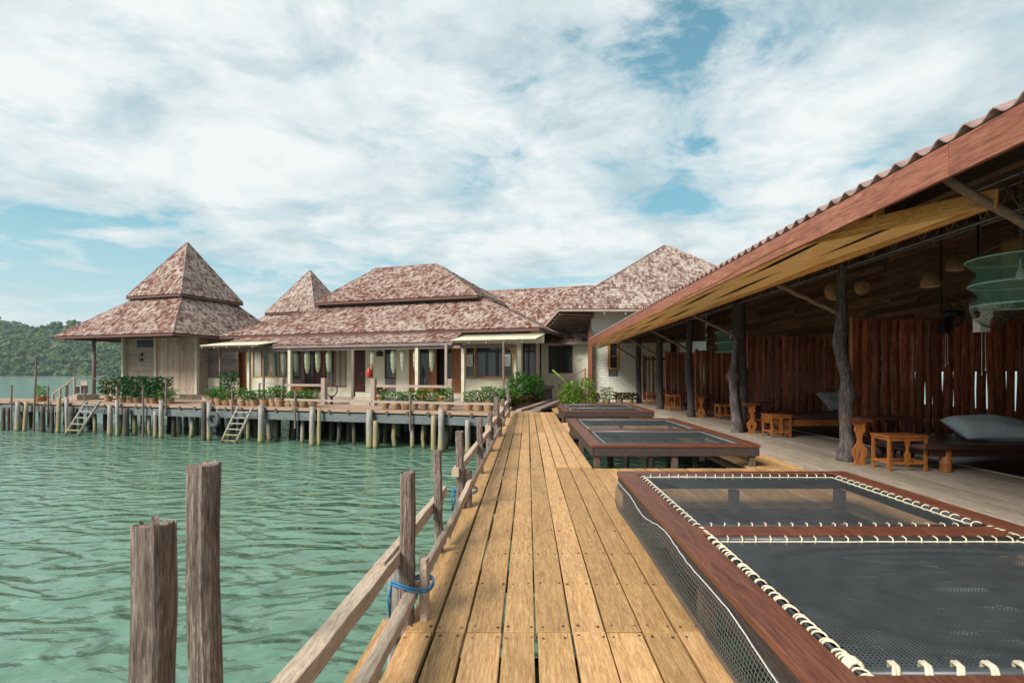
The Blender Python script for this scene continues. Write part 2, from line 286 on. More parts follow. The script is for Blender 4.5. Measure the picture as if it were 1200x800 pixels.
# ------------------------------------------------------------------ mesh helpers
class MB:
    def __init__(s, M=None): s.v = []; s.f = []; s.mi = []; s.sm = []; s.M = M; s.cur = 0
    def add(s, vs, fs, smooth=False):
        o = len(s.v)
        for p in vs:
            p = Vector(p); s.v.append(s.M @ p if s.M else p)
        for f in fs: s.f.append([o + i for i in f]); s.mi.append(s.cur); s.sm.append(smooth)
    def box(s, x0, x1, y0, y1, z0, z1):
        s.add([(x0,y0,z0),(x1,y0,z0),(x1,y1,z0),(x0,y1,z0),(x0,y0,z1),(x1,y0,z1),(x1,y1,z1),(x0,y1,z1)],
              [(0,3,2,1),(4,5,6,7),(0,1,5,4),(1,2,6,5),(2,3,7,6),(3,0,4,7)])
    def bar(s, a, b, w, h, up=(0, 0, 1)):
        a = Vector(a); b = Vector(b); d = (b - a).normalized(); up = Vector(up)
        if abs(d.dot(up)) > 0.98: up = Vector((0, 1, 0))
        r = d.cross(up).normalized(); u = r.cross(d)
        vs = []
        for p in (a, b):
            for sx, sz in ((-1,-1),(1,-1),(1,1),(-1,1)): vs.append(p + r*sx*w/2 + u*sz*h/2)
        s.add(vs, [(0,3,2,1)[::-1],(4,5,6,7)[::-1],(0,1,5,4)[::-1],(1,2,6,5)[::-1],(2,3,7,6)[::-1],(3,0,4,7)[::-1]])
    def tube(s, pts, rad, n=8, cap=True, wob=0.0, flat=False):
        pts = [Vector(p) for p in pts]; k = len(pts)
        if not hasattr(rad, '__len__'): rad = [rad]*k
        vs = []; ref = None
        for i, p in enumerate(pts):
            d = (pts[min(i+1, k-1)] - pts[max(i-1, 0)])
            if d.length < 1e-9: d = Vector((0,0,1))
            d.normalize()
            if ref is None: ref = Vector((1,0,0)) if abs(d.x) < 0.8 else Vector((0,1,0))
            r = (ref - d*ref.dot(d)).normalized(); ref = r; u = d.cross(r)
            for j in range(n):
                a = 2*math.pi*j/n; q = rad[i]*(1 + (random.uniform(-wob, wob) if wob else 0))
                vs.append(p + r*math.cos(a)*q + u*math.sin(a)*q)
        fs = [(i*n+j, i*n+(j+1) % n, (i+1)*n+(j+1) % n, (i+1)*n+j) for i in range(k-1) for j in range(n)]
        s.add(vs, fs, not flat)
        if cap:
            o = len(s.v) - len(vs)
            s.f.append([o+j for j in range(n)][::-1]); s.mi.append(s.cur); s.sm.append(False)
            s.f.append([o+(k-1)*n+j for j in range(n)]); s.mi.append(s.cur); s.sm.append(False)
    def ring(s, c, r, t, n=20, m=6, ax='z'):
        pts = []
        for i in range(n+1):
            a = 2*math.pi*i/n
            q = {'z': (math.cos(a)*r, math.sin(a)*r, 0), 'y': (math.cos(a)*r, 0, math.sin(a)*r), 'x': (0, math.cos(a)*r, math.sin(a)*r)}[ax]
            pts.append(Vector(c) + Vector(q))
        s.tube(pts, t, m, False)
    def lathe(s, c, prof, n=16, cap=True):
        vs = []; c = Vector(c)
        for r, z in prof:
            for j in range(n):
                a = 2*math.pi*j/n; vs.append(c + Vector((r*math.cos(a), r*math.sin(a), z)))
        k = len(prof)
        s.add(vs, [(i*n+j, i*n+(j+1) % n, (i+1)*n+(j+1) % n, (i+1)*n+j) for i in range(k-1) for j in range(n)], True)
        if cap:
            o = len(s.v) - len(vs)
            s.f.append([o+j for j in range(n)][::-1]); s.mi.append(s.cur); s.sm.append(False)
            s.f.append([o+(k-1)*n+j for j in range(n)]); s.mi.append(s.cur); s.sm.append(False)
    def poly(s, pts, th=0.0, nrm=(0, 0, 1)):
        n = len(pts)
        if not th: s.add(pts, [tuple(range(n))]); return
        nr = Vector(nrm).normalized()*th
        vs = [Vector(p) for p in pts] + [Vector(p) - nr for p in pts]
        s.add(vs, [tuple(range(n)), tuple(range(2*n-1, n-1, -1))] + [(i, n+i, n+(i+1) % n, (i+1) % n) for i in range(n)])
    def plank(s, x0, x1, y0, y1, z0, z1, wav=0.004):   # deck plank with slightly irregular ends and edges
        j = lambda a=wav: random.uniform(-a, a)
        dz = random.uniform(-0.003, 0.003)
        n = max(1, int((y1-y0)/1.3)); vs = []
        for i in range(n+1):
            y = y0 + (y1-y0)*i/n + (j() if i in (0, n) else 0)
            a, b_ = x0 + j(), x1 + j(); zt = z1 + dz + j(0.0015)
            vs += [(a, y, z0), (b_, y, z0), (b_, y, zt), (a, y, zt)]
        fs = [(3, 2, 1, 0)[::-1]]
        for i in range(n):
            o = i*4
            for k in range(4): fs.append((o+k, o+(k+1) % 4, o+4+(k+1) % 4, o+4+k)[::-1])
        fs.append((n*4, n*4+1, n*4+2, n*4+3)[::-1])
        s.add(vs, [f[::-1] for f in fs])
def wloc(o):
    l = Vector(o.location)
    while o.parent: o = o.parent; l += o.location
    return l
def obj(name, mb, mats, parent=None, bevel=0.0, origin=None):
    if not isinstance(mats, (list, tuple)): mats = [mats]
    if parent is not None: org = wloc(parent)
    elif origin is not None: org = Vector(origin)
    else:
        xs = [v.x for v in mb.v]; ys = [v.y for v in mb.v]; zs = [v.z for v in mb.v]
        org = Vector(((min(xs)+max(xs))/2, (min(ys)+max(ys))/2, min(zs)))
    me = bpy.data.meshes.new(name); me.from_pydata([v - org for v in mb.v], [], mb.f); 
    for m in mats: me.materials.append(m)
    me.polygons.foreach_set('material_index', mb.mi); me.polygons.foreach_set('use_smooth', mb.sm); me.update()
    o = bpy.data.objects.new(name, me); col.objects.link(o)
    if parent is not None: o.parent = parent
    else: o.location = org
    if bevel:
        bm = o.modifiers.new('edge', 'BEVEL'); bm.width = bevel; bm.segments = 2; bm.limit_method = 'ANGLE'; bm.angle_limit = R(50)
    return o
def tag(o, label=None, cat=None, group=None, kind=None):
    for k, v in (('label', label), ('category', cat), ('group', group), ('kind', kind)):
        if v: o[k] = v
    return o
def thing(name, loc, label, cat, group=None, rz=0):
    o = bpy.data.objects.new(name, None); col.objects.link(o); o.location = loc; o.rotation_euler = (0, 0, rz); o.empty_display_size = 0.2
    return tag(o, label, cat, group)
def copy_tree(o, parent=None):
    c = o.copy(); col.objects.link(c)
    if parent: c.parent = parent
    for ch in list(o.children): copy_tree(ch, c)
    return c
ORD = ['first', 'second', 'third', 'fourth', 'fifth', 'sixth', 'seventh', 'eighth', 'ninth', 'tenth', 'eleventh', 'twelfth', 'thirteenth', 'fourteenth', 'fifteenth',
       'sixteenth', 'seventeenth', 'eighteenth', 'nineteenth', 'twentieth', 'twenty-first', 'twenty-second', 'twenty-third', 'twenty-fourth', 'twenty-fifth', 'twenty-sixth',
       'twenty-seventh', 'twenty-eighth', 'twenty-ninth', 'thirtieth', 'thirty-first', 'thirty-second', 'thirty-third', 'thirty-fourth', 'thirty-fifth', 'thirty-sixth', 'thirty-seventh', 'thirty-eighth', 'thirty-ninth', 'fortieth']
# hotel terrace frame: u along the pier front (to the right), v inland, turned 17 degrees
TH = R(17); cs, sn = math.cos(TH), math.sin(TH)
BM = Matrix.Translation((-1.43, 20, 0)) @ Matrix.Rotation(-TH, 4, 'Z')
def U(px, v):
    k = (px-618)/600; dd = (v + 20*cs - 1.43*sn)/(cs + k*sn)
    return (k*dd + 1.43)*cs - (dd-20)*sn
def ZB(px, py, v):
    k = (px-618)/600; dd = (v + 20*cs - 1.43*sn)/(cs + k*sn); return 1.5 + (438-py)*dd/600
def Bp(u, v, z=0): return BM @ Vector((u, v, z))
def leaves(mb, c, rx, ry, h, n, size, droop=0.3, shape='ball', slim=0.35):
    for _ in range(n):
        if shape == 'ball':
            while True:
                p = Vector((random.uniform(-1, 1), random.uniform(-1, 1), random.uniform(-1, 1)))
                if 0.25 < p.length < 1: break
            pos = Vector((c[0] + p.x*rx, c[1] + p.y*ry, c[2] + h*0.5 + p.z*h*0.5)); d = Vector((p.x, p.y, p.z*0.6 + 0.3))
        else:
            a = random.uniform(0, 2*math.pi); q = random.random()**0.6
            pos = Vector((c[0] + math.cos(a)*rx*q, c[1] + math.sin(a)*ry*q, c[2] + random.uniform(0, h))); d = Vector((math.cos(a), math.sin(a), random.uniform(0, 1.4)))
        d += Vector((random.uniform(-.5, .5), random.uniform(-.5, .5), random.uniform(-.4, .6))); d.normalize()
        L = size*random.uniform(0.6, 1.3); sd = d.cross(Vector((random.uniform(-.3, .3), random.uniform(-.3, .3), 1))).normalized()*L*slim
        m = pos + d*L*0.5; e = pos + d*L + Vector((0, 0, -droop*L))
        mb.add([pos, m + sd, e, m - sd], [(0, 1, 2, 3)])
def box_children(nm, root, mat, b): obj(nm, b, mat, root)

# ------------------------------------------------------------------ the setting: sea, island
b = MB()
rings = [-40, -6, 0, 4, 8, 12, 16, 20, 30, 60, 150, 400, 1000, 2500, 6000]
b.add([(-3000, -400, -1.6), (3000, -400, -1.6), (3000, 3200, -1.6), (-3000, 3200, -1.6)], [(0, 1, 2, 3)])
tag(obj('sea', b, WATER, origin=(0, 0, -1.6)), kind='structure')
# island hill at ~750 m, wooded
def hill_h(x, y):   # x across, y depth from the shore
    prof = [(-1500, 95), (-1150, 100), (-900, 92), (-800, 86), (-740, 84), (-690, 74), (-640, 58), (-600, 47), (-560, 40), (-480, 24), (-400, 8), (-340, 0)]
    h = 0
    for (a, ha), (c, hc) in zip(prof, prof[1:]):
        if a <= x <= c: h = ha + (hc-ha)*(x-a)/(c-a)
    s = min(1, max(0, y/230)); s = s*s*(3-2*s)*0.45 + 0.55*s
    nz = mnoise.noise(Vector((x/70, y/55, 3.3)))*.22 + mnoise.noise(Vector((x/25, y/25, 1.3)))*.10
    return h*s*(1.04+nz)
b = MB(); nx, ny = 90, 16; hv = []
for j in range(ny+1):
    for i in range(nx+1):
        x = -1500 + 1160*i/nx; y = 280*j/ny
        hv.append((x, 760 + y + 18*math.sin(x/60), -1.8 + hill_h(x, y) - (2 if j == 0 else 0)))
b.add(hv, [(j*(nx+1)+i, j*(nx+1)+i+1, (j+1)*(nx+1)+i+1, (j+1)*(nx+1)+i) for j in range(ny) for i in range(nx)], True)
HILLG = plain('hill_ground', (0.05, 0.075, 0.03), (0.03, 0.05, 0.02), 0.05, 0.9, 0)
tag(obj('hill', b, HILLG, origin=(-900, 760, -1.6)), kind='structure')
FOREST, t, bb_ = base_mat('forest_foliage')
geo = N(t, 'ShaderNodeNewGeometry'); f1 = tex(t, .055, 3, .6); f2 = tex(t, .35, 3, .6)
ff = M_(t, 'ADD', M_(t, 'MULTIPLY', geo.outputs['Random Per Island'], .35), M_(t, 'ADD', M_(t, 'MULTIPLY', f1, .9), M_(t, 'MULTIPLY', f2, .25)))
t.links.new(ramp(t, ff, [(.52, (.014, .045, .026)), (.72, (.035, .085, .038)), (.92, (.10, .155, .055))]), bb_.inputs['Base Color'])
bb_.inputs['Roughness'].default_value = .8; bb_.inputs['Specular IOR Level'].default_value = .1
b = MB(); ico = bmesh.new(); bmesh.ops.create_icosphere(ico, subdivisions=1, radius=1); iv = [v.co.copy() for v in ico.verts]; ifc = [[v.index for v in f.verts] for f in ico.faces]; ico.free()
rots = [Matrix.Rotation(random.uniform(0, 6.28), 3, 'Z') @ Matrix.Rotation(random.uniform(0, 6.28), 3, 'X') for _ in range(12)]
for _ in range(3400):
    x = random.uniform(-1180, -345); y = 240*random.random()
    if x < -860 and random.random() < 0.5: continue
    z = hill_h(x, y)
    if z < 0.6 and y > 20: continue
    R0 = random.uniform(3.0, 6.5)*(1.5 if random.random() < .1 else 1)
    for _k in range(9):
        a_, e_ = random.uniform(0, 6.28), random.uniform(-.3, 1.5); q = R0*random.uniform(.5, .95)
        c = Vector((x + q*math.cos(a_)*math.cos(e_), 760 + y + 18*math.sin(x/60) + q*math.sin(a_)*math.cos(e_), z - 1.6 + R0*.45 + q*math.sin(e_)*.9)); r = R0*random.uniform(.28, .5); rt = random.choice(rots)
        b.add([(rt @ v)*r*random.uniform(.75, 1.25) + c for v in iv], ifc)
tag(obj('forest', b, FOREST, origin=(-900, 760, 0)), 'dense green woods covering the island across the water', 'forest', kind='stuff')

# ------------------------------------------------------------------ boardwalk
EX = [-.73, -.545, -.355, -.145, .05, .257, .46, .668, .87, 1.045]
b = MB(); nl = MB()
def nail(x, y, r=0.006):
    z = 0.0045
    nl.add([(x + r*math.cos(a*math.pi/3), y + r*math.sin(a*math.pi/3), z) for a in range(6)], [tuple(range(6))])
def rows(xs, ys, gap=0.008, tgt=None, nails=True):
    for x0, x1 in zip(xs, xs[1:]):
        for y0, y1 in zip(ys, ys[1:]):
            g = gap*random.uniform(0.5, 1.5)
            b.plank(x0+g, x1-g, y0+.004, y1-.004, -0.045, 0.0)
            if nails:
                y = y0 + 0.06
                while y < y1 and y < 14:
                    for x in (x0+.035, x1-.035):
                        nail(x + random.uniform(-.01, .01), y + random.uniform(-.02, .02), random.uniform(.006, .011))
                    y = y + (0.62 if y + 0.62 < y1 - 0.1 or y > y1 - 0.1 else y1 - 0.06 - y)
YR = [-1.4, 2.98, 8.2, 13.2, 20.1]
rows(EX[:-1], YR)
# the outer right plank of each row stops at the openings
for y0, y1 in zip(YR, YR[1:]): rows(EX[-2:], [y0, y1])
xs = [1.045 + 0.2105*i for i in range(17)]
rows(xs, [5.86, 8.15]); rows(xs, [13.35, 15.75]); rows(xs, [19.75, 23.0]); rows(xs[12:], [-1.4, 2.9, 5.85]); rows(xs[12:], [8.16, 13.34]); rows(xs[12:], [15.76, 19.74])
# the short splintered planks outside the rail
b.plank(-.905, -.745, 0.2, 2.62, -0.045, -0.012); b.plank(-.90, -.80, 2.0, 3.2, -.05, -.03)
bw = obj('boardwalk', b, DECK, origin=(0, 0, 0)); tag(bw, kind='structure'); bv = bw.modifiers.new('edge', 'BEVEL'); bv.width = 0.003; bv.segments = 1
obj('nail_heads', nl, NAIL, bw)
b = MB()
for x in (-.62, .0, 0.93, 3.75, 4.3): b.box(x-.04, x+.04, -1.4, 20, -.24, -.05)
for y in [-1, .5, 1.9, 3.1, 4.5, 5.9, 7.0, 8.1, 9.6, 11.2, 12.4, 13.4, 14.6, 15.7, 17.3, 18.6, 19.8]: b.box(-.78, 1.02, y-.05, y+.05, -.40, -.245)
for y in [5.9, 8.1, 13.4, 15.7, 19.8]: b.box(1.03, 4.4, y-.05, y+.05, -.20, -.05)
obj('joist_frame', b, RAFTER, bw)
# grey pavilion deck
b = MB(); g = 4.46; xs = [g + .24*i for i in range(12)]
random.seed(3)
for x0, x1 in zip(xs, xs[1:]):
    y = -1.4 - random.random()*2
    while y < 27:
        L = random.uniform(3, 5); b.plank(x0+.003, x1-.003, max(y, -1.4)+.003, min(y+L, 27.4)-.003, -.05, .004); y += L
gd = obj('pavilion_deck', b, GREYDECK, origin=(4.46, 0, 0)); tag(gd, kind='structure')
b = MB(); b.box(7.12, 7.17, -1.4, 27.4, -.05, .012); obj('edge_strip', b, CREAMW, gd)
b = MB(); b.box(7.18, 10.2, -1.4, 27.4, -.10, -.02); obj('inner_floor', b, DARKTOP, gd)
b = MB()
for x in (4.5, 5.6, 7.0): b.box(x-.05, x+.05, -1.4, 27, -.26, -.055)
obj('joist_frame', b, RAFTER, gd)
# piles under the boardwalk
k = 0
random.seed(5)
for y in (1.2, 3.3, 5.9, 8.2, 10.8, 13.4, 15.9, 19.4):
    for x in (-.66, .98, 2.6, 4.4):
        if x == 2.6 and y in (3.3, 10.8): pass
        b = MB(); t_ = [(x + random.uniform(-.03, .03), y + random.uniform(-.03, .03), z) for z in (-2.6, -1.6, -.8, -.25)]
        b.tube(t_, [.10, .095, .09, .085], 9, wob=.05)
        side = {-.66: 'on the water side', .98: 'under the right plank edge', 2.6: 'below the net frames', 4.4: 'under the pavilion edge'}[x]
        tag(obj('deck_piling', b, PILED if x > 0 else PILE), f'dark round piling below the boardwalk {side}, {ORD[k//4]} from near end', 'piling', 'pilings under the boardwalk'); k += 1

# ------------------------------------------------------------------ net platforms
def net_platform(X0, X1, Y0, Y1, h, bars, sp, sw, label, side=True, fw=0.19, dx=0.0):
    root = thing('net_platform', ((X0+X1)/2, (Y0+Y1)/2, -.05), label, 'net platform', 'net lounging platforms set into the boardwalk')
    b = MB(); f = fw
    b.box(X0, X0+f, Y0, Y1, h-.045, h)
    b.box(X1-f, X1, Y0, Y1, h-.045, h)
    b.box(X0+f, X1-f, Y1-f*.8, Y1, h-.046, h-.001); b.box(X0+f, X1-f, Y0, Y0+f*.8, h-.046, h-.001)
    for y0, y1 in bars: b.box(X0+f, X1-f, y0, y1, h-.046, h-.001)
    obj('top_frame', b, REDWOOD, root, 0.006)
    b = MB(); a = .035
    b.box(X0+.012, X0+.012+a, Y0+.01, Y1-.01, h-.19, h-.047); b.box(X1-.05, X1-.015, Y0+.01, Y1-.01, h-.19, h-.047)
    b.box(X0+.05, X1-.055, Y0+.012, Y0+.047, h-.19, h-.047); b.box(X0+.05, X1-.055, Y1-.05, Y1-.015, h-.19, h-.047)
    for y0, y1 in bars: b.box(X0+.05, X1-.055, (y0+y1)/2-.03, (y0+y1)/2+.03, h-.17, h-.047)
    obj('apron', b, APRON, root, 0.004)
    for x in (X0+.10, (X0+X1)/2, X1-.11):
        for y in (Y0+.09, (Y0+Y1)/2, Y1-.10):
            b = MB(); b.box(x-.045, x+.045, y-.045, y+.045, -.3 if Y0+.1 < y < Y1-.11 else -.045, h-.19); obj('leg', b, RAFTER, root)
    edges = [Y0+f*.8] + [e for p in bars for e in p] + [Y1-f*.8]
    zn = h - .026
    for n0, n1 in zip(edges[0::2], edges[1::2]):
        x0, x1 = X0+f+.045, X1-f-.045; y0, y1 = n0+.045, n1-.045
        b = MB(); pts = [(x0, y0, zn), (x1, y0, zn), (x1, y1, zn), (x0, y1, zn)]
        for i in range(4): 
            p, q = Vector(pts[i]), Vector(pts[(i+1) % 4]); b.tube([p, q], .021, 10); 
        for p in pts: b.lathe((p[0], p[1], p[2]), [(.001, -.02), (.014, -.014), (.02, 0), (.014, .014), (.001, .02)], 10)
        obj('pipe_ring', b, PIPE, root)
        m = .045; xa, xb, ya, yb = x0+m, x1-m, y0+m, y1-m
        def sag(x, y): return zn - .075*math.sin(math.pi*(x-xa)/(xb-xa))**.7*math.sin(math.pi*(y-ya)/(yb-ya))**.7 if xa < x < xb and ya < y < yb else zn
        b = MB(); q = 8
        def ribbon(pts, wd):
            vs = []
            for p in pts: vs += [(p[0]-wd[0], p[1]-wd[1], p[2]), (p[0]+wd[0], p[1]+wd[1], p[2])]
            b.add(vs, [(2*i, 2*i+1, 2*i+3, 2*i+2) for i in range(len(pts)-1)])
        nxs = int((xb-xa)/sp); nys = int((yb-ya)/sp)
        for i in range(nxs+1):
            x = xa + (xb-xa)*i/nxs; ribbon([(x, ya + (yb-ya)*j/q, sag(x, ya + (yb-ya)*j/q)) for j in range(q+1)], (sw/2, 0))
        for i in range(nys+1):
            y = ya + (yb-ya)*i/nys; ribbon([(xa + (xb-xa)*j/q, y, sag(xa + (xb-xa)*j/q, y)+.0006) for j in range(q+1)], (0, sw/2))
        obj('net', b, NETM, root)
        near = Y0 < 5
        b = MB()
        per = [((x0, y0), (x1, y0)), ((x1, y0), (x1, y1)), ((x1, y1), (x0, y1)), ((x0, y1), (x0, y0))]
        inn = [(xa, ya), (xb, ya), (xb, yb), (xa, yb)]
        if near:
            random.seed(int(y0*10))
            for si, (p, q2) in enumerate(per):
                p = Vector((*p, zn)); q2 = Vector((*q2, zn)); d = (q2-p); L = d.length; d.normalize(); nrm = Vector((-d.y, d.x, 0))
                step = .075 if (si == 3 and y0 > 3) else (.10 if si == 3 else .098)
                if si == 0 and y0 < 3: step = .12
                k = int(L/step)
                for i in range(1, k):
                    c = p + d*(L*i/k + random.uniform(-.008, .008)); tl = random.uniform(-.3, .3)
                    ptsr = []
                    for a in range(13):
                        an = 2*math.pi*a/12
                        # a loop round the pipe stretched to the net edge on the inner side
                        rr = .0255; ex = (.028 if math.cos(an) > 0.3 and si in (0, 2) else 0)
                        ptsr.append(c + nrm*(rr*math.cos(an) + ex) + Vector((0, 0, rr*math.sin(an))) + d*(.016*math.cos(an)*(1+tl)))
                    b.tube(ptsr, .0048 if step != .12 else .0085, 6, False)
                    if step == .12: b.tube([x_ + d*.014 for x_ in ptsr], .0085, 6, False)
                if si == 3 and y0 < 3:   # knot at the near corner
                    for w_ in range(3):
                        c = Vector((x0, y0+.03+.016*w_, zn)); b.ring(c, .029, .009, 12, 6, 'y')
            for i in ((1, 2) if y0 < 3 else (1, 2)):
                p, q2 = inn[i], inn[(i+1) % 4]; pts2 = []
                for j in range(25):
                    s_ = j/24; pts2.append((p[0]+(q2[0]-p[0])*s_ + random.uniform(-.003, .003), p[1]+(q2[1]-p[1])*s_ + random.uniform(-.003, .003), zn+.002))
                b.tube(pts2, .0055, 6, False)
        else:
            for i in range(4):
                p, q2 = inn[i], inn[(i+1) % 4]; b.tube([(p[0], p[1], zn), (q2[0], q2[1], zn)], .004, 6, False)
        obj('rope_lashing', b, ROPE if near else WHITEROPE, root)
    if side:
        random.seed(8); xe = X0 + .006
        b = MB(); yy = Y0+.05
        def edge_z(y, top): return (h-.10 + .028*math.sin(y*2.3) + .02*math.sin(y*5.1+1)) if top else (-.03 + .012*math.sin(y*3.1))
        nn = 14
        for i in range(nn+1):
            s_ = i/nn; vs = []
            K = 60
            for j in range(K+1):
                y = Y0+.05 + (Y1-Y0-.1)*j/K; z = edge_z(y, 0) + (edge_z(y, 1) - edge_z(y, 0))*s_; vs.append((xe - .035*math.sin(math.pi*s_), y, z))
            b.tube(vs, .0022, 3, False)
        K = int((Y1-Y0)/.028)
        for j in range(K+1):
            y = Y0+.05 + (Y1-Y0-.1)*j/K; a, c = edge_z(y, 0), edge_z(y, 1)
            b.tube([(xe - .035*math.sin(math.pi*s_/4), y, a+(c-a)*s_/4) for s_ in range(5)], .0018, 3, False)
        sn_ = obj('side_net', b, WIREM, root)
        b = MB()
        for top in (0, 1):
            b.tube([(xe - .006, Y0+.05 + (Y1-Y0-.1)*j/70, edge_z(Y0+.05 + (Y1-Y0-.1)*j/70, top) + random.uniform(-.004, .004)) for j in range(71)], .0035, 6, False)
        obj('edge_rope', b, WHITEROPE, sn_)
    return root
random.seed(11)
net_platform(1.005, 3.56, 0.55, 5.76, .41, [(3.49, 3.68), (1.68, 1.86)], .019, .0082, 'nearest dark wood net platform with cream rope lashing, beside the near plank walkway')
net_platform(1.02, 3.74, 8.2, 13.1, .37, [(10.35, 10.6)], .022, .011, 'middle net platform with two black nets, between the rope-lashed one and the farthest one', side=False)
net_platform(1.13, 3.95, 15.85, 19.6, .36, [(17.5, 17.7)], .03, .016, 'farthest net platform, in front of the white block building and its potted plants', side=False)
# ------------------------------------------------------------------ boardwalk railing
def rough_post(name, x, y, z0, z1, wx, wy, mat, label, group, lean=(0, 0), taper=.9, seg=7, cat='post', rect=True, M=None, wob=.05):
    b = MB(M); vs = []; n = 30 if wob > .08 else (16 if rect else 10)
    gr = [random.uniform(-wob, wob)*.7 - (wob*1.2 if random.random() < .12 else 0) for _ in range(n)]
    for i in range(seg+1):
        s_ = i/seg; z = z0 + (z1-z0)*s_; cx_ = x + lean[0]*s_ + random.uniform(-.006, .006); cy_ = y + lean[1]*s_ + random.uniform(-.006, .006)
        k = 1 + (taper-1)*s_
        for j in range(n):
            a = 2*math.pi*(j+.5)/n; c_, s2 = math.cos(a), math.sin(a)
            if rect: q = 1/max(abs(c_), abs(s2)); q = min(q, 1.14)
            else: q = 1
            q *= 1 + gr[j] + random.uniform(-wob, wob)*.35
            vs.append((cx_ + c_*q*wx/2*k, cy_ + s2*q*wy/2*k, z + (random.uniform(-.005, .005) + gr[j]*.12 if i == seg else 0)))
    fs = [(i*n+j, i*n+(j+1) % n, (i+1)*n+(j+1) % n, (i+1)*n+j) for i in range(seg) for j in range(n)] + [tuple(range(n))[::-1], tuple(seg*n+j for j in range(n))]
    b.add(vs, fs)
    o = obj(name, b, mat, origin=None); tag(o, label, cat, group); return o
random.seed(21)
GP = 'weathered posts along the boardwalk rail'
rough_post('mooring_post', -.915, 1.25, -2.4, 1.137, .092, .09, POST, 'nearest and thickest weathered post, flat topped, standing in the water at the left', GP, (0.0, 0), .88, seg=18, wob=.085)
rough_post('mooring_post', -1.125, 1.8, -2.4, 1.185, .090, .085, POST, 'tall squared grey-brown post in the water, second from the camera', GP, (-.01, 0), 1.0, seg=18, wob=.09)
rough_post('mooring_post', -1.295, 2.02, -2.4, .40, .05, .05, POST, 'thin low stump right behind the foot of the tall squared post', None)
PP = [(-.735, 3.10, .905, .095, -.4), (-.742, 4.3, .865, .075, .0), (-.74, 5.72, .86, .10, -.4), (-.715, 7.72, .845, .10, .0), (-.728, 9.9, .775, .10, 0), (-.715, 12.2, .95, .16, -.3),
      (-.70, 14.8, .78, .12, 0), (-.66, 17.6, .95, .13, -.2)]
for i, (x, y, zt, w_, zb) in enumerate(PP):
    rough_post('rail_post', x, y, -.5, zt, w_, w_, POST, f'{ORD[i]} post of the boardwalk handrail counted from the camera', GP, (random.uniform(-.02, .02), 0), .85, seg=12, wob=.085)
# the short thick stubs the rails are fixed to
rough_post('rail_stub', -.63, 3.14, -.5, .38, .06, .07, RAIL, 'short pale upright batten tied to the first rail post with blue rope', GP)
rough_post('rail_stub', -.80, 3.16, -2.4, .36, .12, .10, PILE, 'short grey stub on the water side of the first rail post', GP)
rough_post('rail_stub', -.70, 5.78, -2.4, .42, .17, .13, POST, 'short thick stub post under the pale rail at the third rail post', GP)
rough_post('rail_stub', -.735, 10.0, -2.4, .33, .15, .13, POST, 'short thick stub beside the fifth rail post', GP)
rough_post('rail_stub', -.70, 12.5, -2.4, .40, .17, .13, POST, 'short thick stub beside the sixth rail post', GP)
def railing(y0, y1, x0, x1, z0, z1, w_, h_, label, n=9):
    b = MB(); vs = []
    for i in range(n+1):
        s_ = i/n; x = x0+(x1-x0)*s_ + random.uniform(-.004, .004); y = y0+(y1-y0)*s_; z = z0+(z1-z0)*s_ + random.uniform(-.003, .003)
        ww = w_*random.uniform(.94, 1.05); hh = h_*random.uniform(.94, 1.05)
        vs += [(x-ww/2, y, z-hh/2), (x+ww/2, y, z-hh/2), (x+ww/2, y, z+hh/2), (x-ww/2, y, z+hh/2)]
    fs = [(0, 3, 2, 1)[::-1], tuple(n*4+k for k in (0, 1, 2, 3))]
    for i in range(n):
        for k in range(4): fs.append((i*4+k, i*4+(k+1) % 4, i*4+4+(k+1) % 4, i*4+4+k))
    b.add(vs, fs); tag(obj('handrail', b, RAIL, bevel=.004), label, 'rail', 'pale rails along the boardwalk')
railing(.3, 3.12, -.79, -.80, .52, .40, .085, .075, 'nearest upper pale handrail beam beside the water, ending at the first rail post')
railing(.3, 3.08, -.70, -.70, .20, .17, .07, .06, 'nearest lower pale rail close above the plank edge, ending at the first rail post')
railing(2.8, 5.0, -.81, -.81, .42, .36, .05, .09, 'upper pale rail between the first and second rail posts')
railing(3.15, 4.5, -.70, -.69, .16, .15, .04, .08, 'lower pale rail running from first to second rail post')
railing(4.45, 5.75, -.70, -.64, .10, .28, .05, .09, 'short slanting rail offcut between the second post and the thick stub')
railing(5.6, 10.1, -.79, -.75, .42, .38, .07, .09, 'upper pale rail from the third rail post to the fifth')
railing(5.8, 10.0, -.66, -.66, .20, .18, .04, .08, 'lower pale rail from the third rail post to the fifth')
railing(9.8, 14.9, -.76, -.74, .45, .42, .10, .12, 'upper pale rail from the fifth rail post to the seventh')
railing(10.0, 14.7, -.66, -.66, .20, .18, .05, .09, 'lower pale rail from the fifth rail post to the seventh')
railing(14.6, 19.5, -.74, -.68, .50, .50, .11, .12, 'farthest upper pale rail, reaching the pier edge')
railing(14.8, 19.5, -.66, -.62, .22, .2, .05, .09, 'farthest lower pale rail, reaching the pier edge')
def blue_rope(x, y, z, r, label, hang=.25):
    b = MB(); pts = [(x + r*1.5*math.cos(a*math.pi/8), y + r*math.sin(a*math.pi/8), z + .02*math.sin(a*math.pi/4)) for a in range(17)]
    b.tube(pts, .007, 6); b.tube([(p[0], p[1], p[2]-.018) for p in pts], .006, 6)
    b.tube([(x - r*1.5, y, z), (x - r*1.7, y-.02, z-.1), (x - r*1.6, y, z-hang), (x-r*1.35, y+.02, z-hang*.55), (x-r*1.3, y, z-.02)], .008, 6)
    tag(obj('blue_rope', b, BLUE), label, 'rope', 'blue ropes on the rail posts')
blue_rope(-.70, 3.12, .235, .085, 'blue rope tied round the first rail post')
blue_rope(-.70, 5.78, .20, .09, 'blue rope tied round the thick stub at the third rail post')

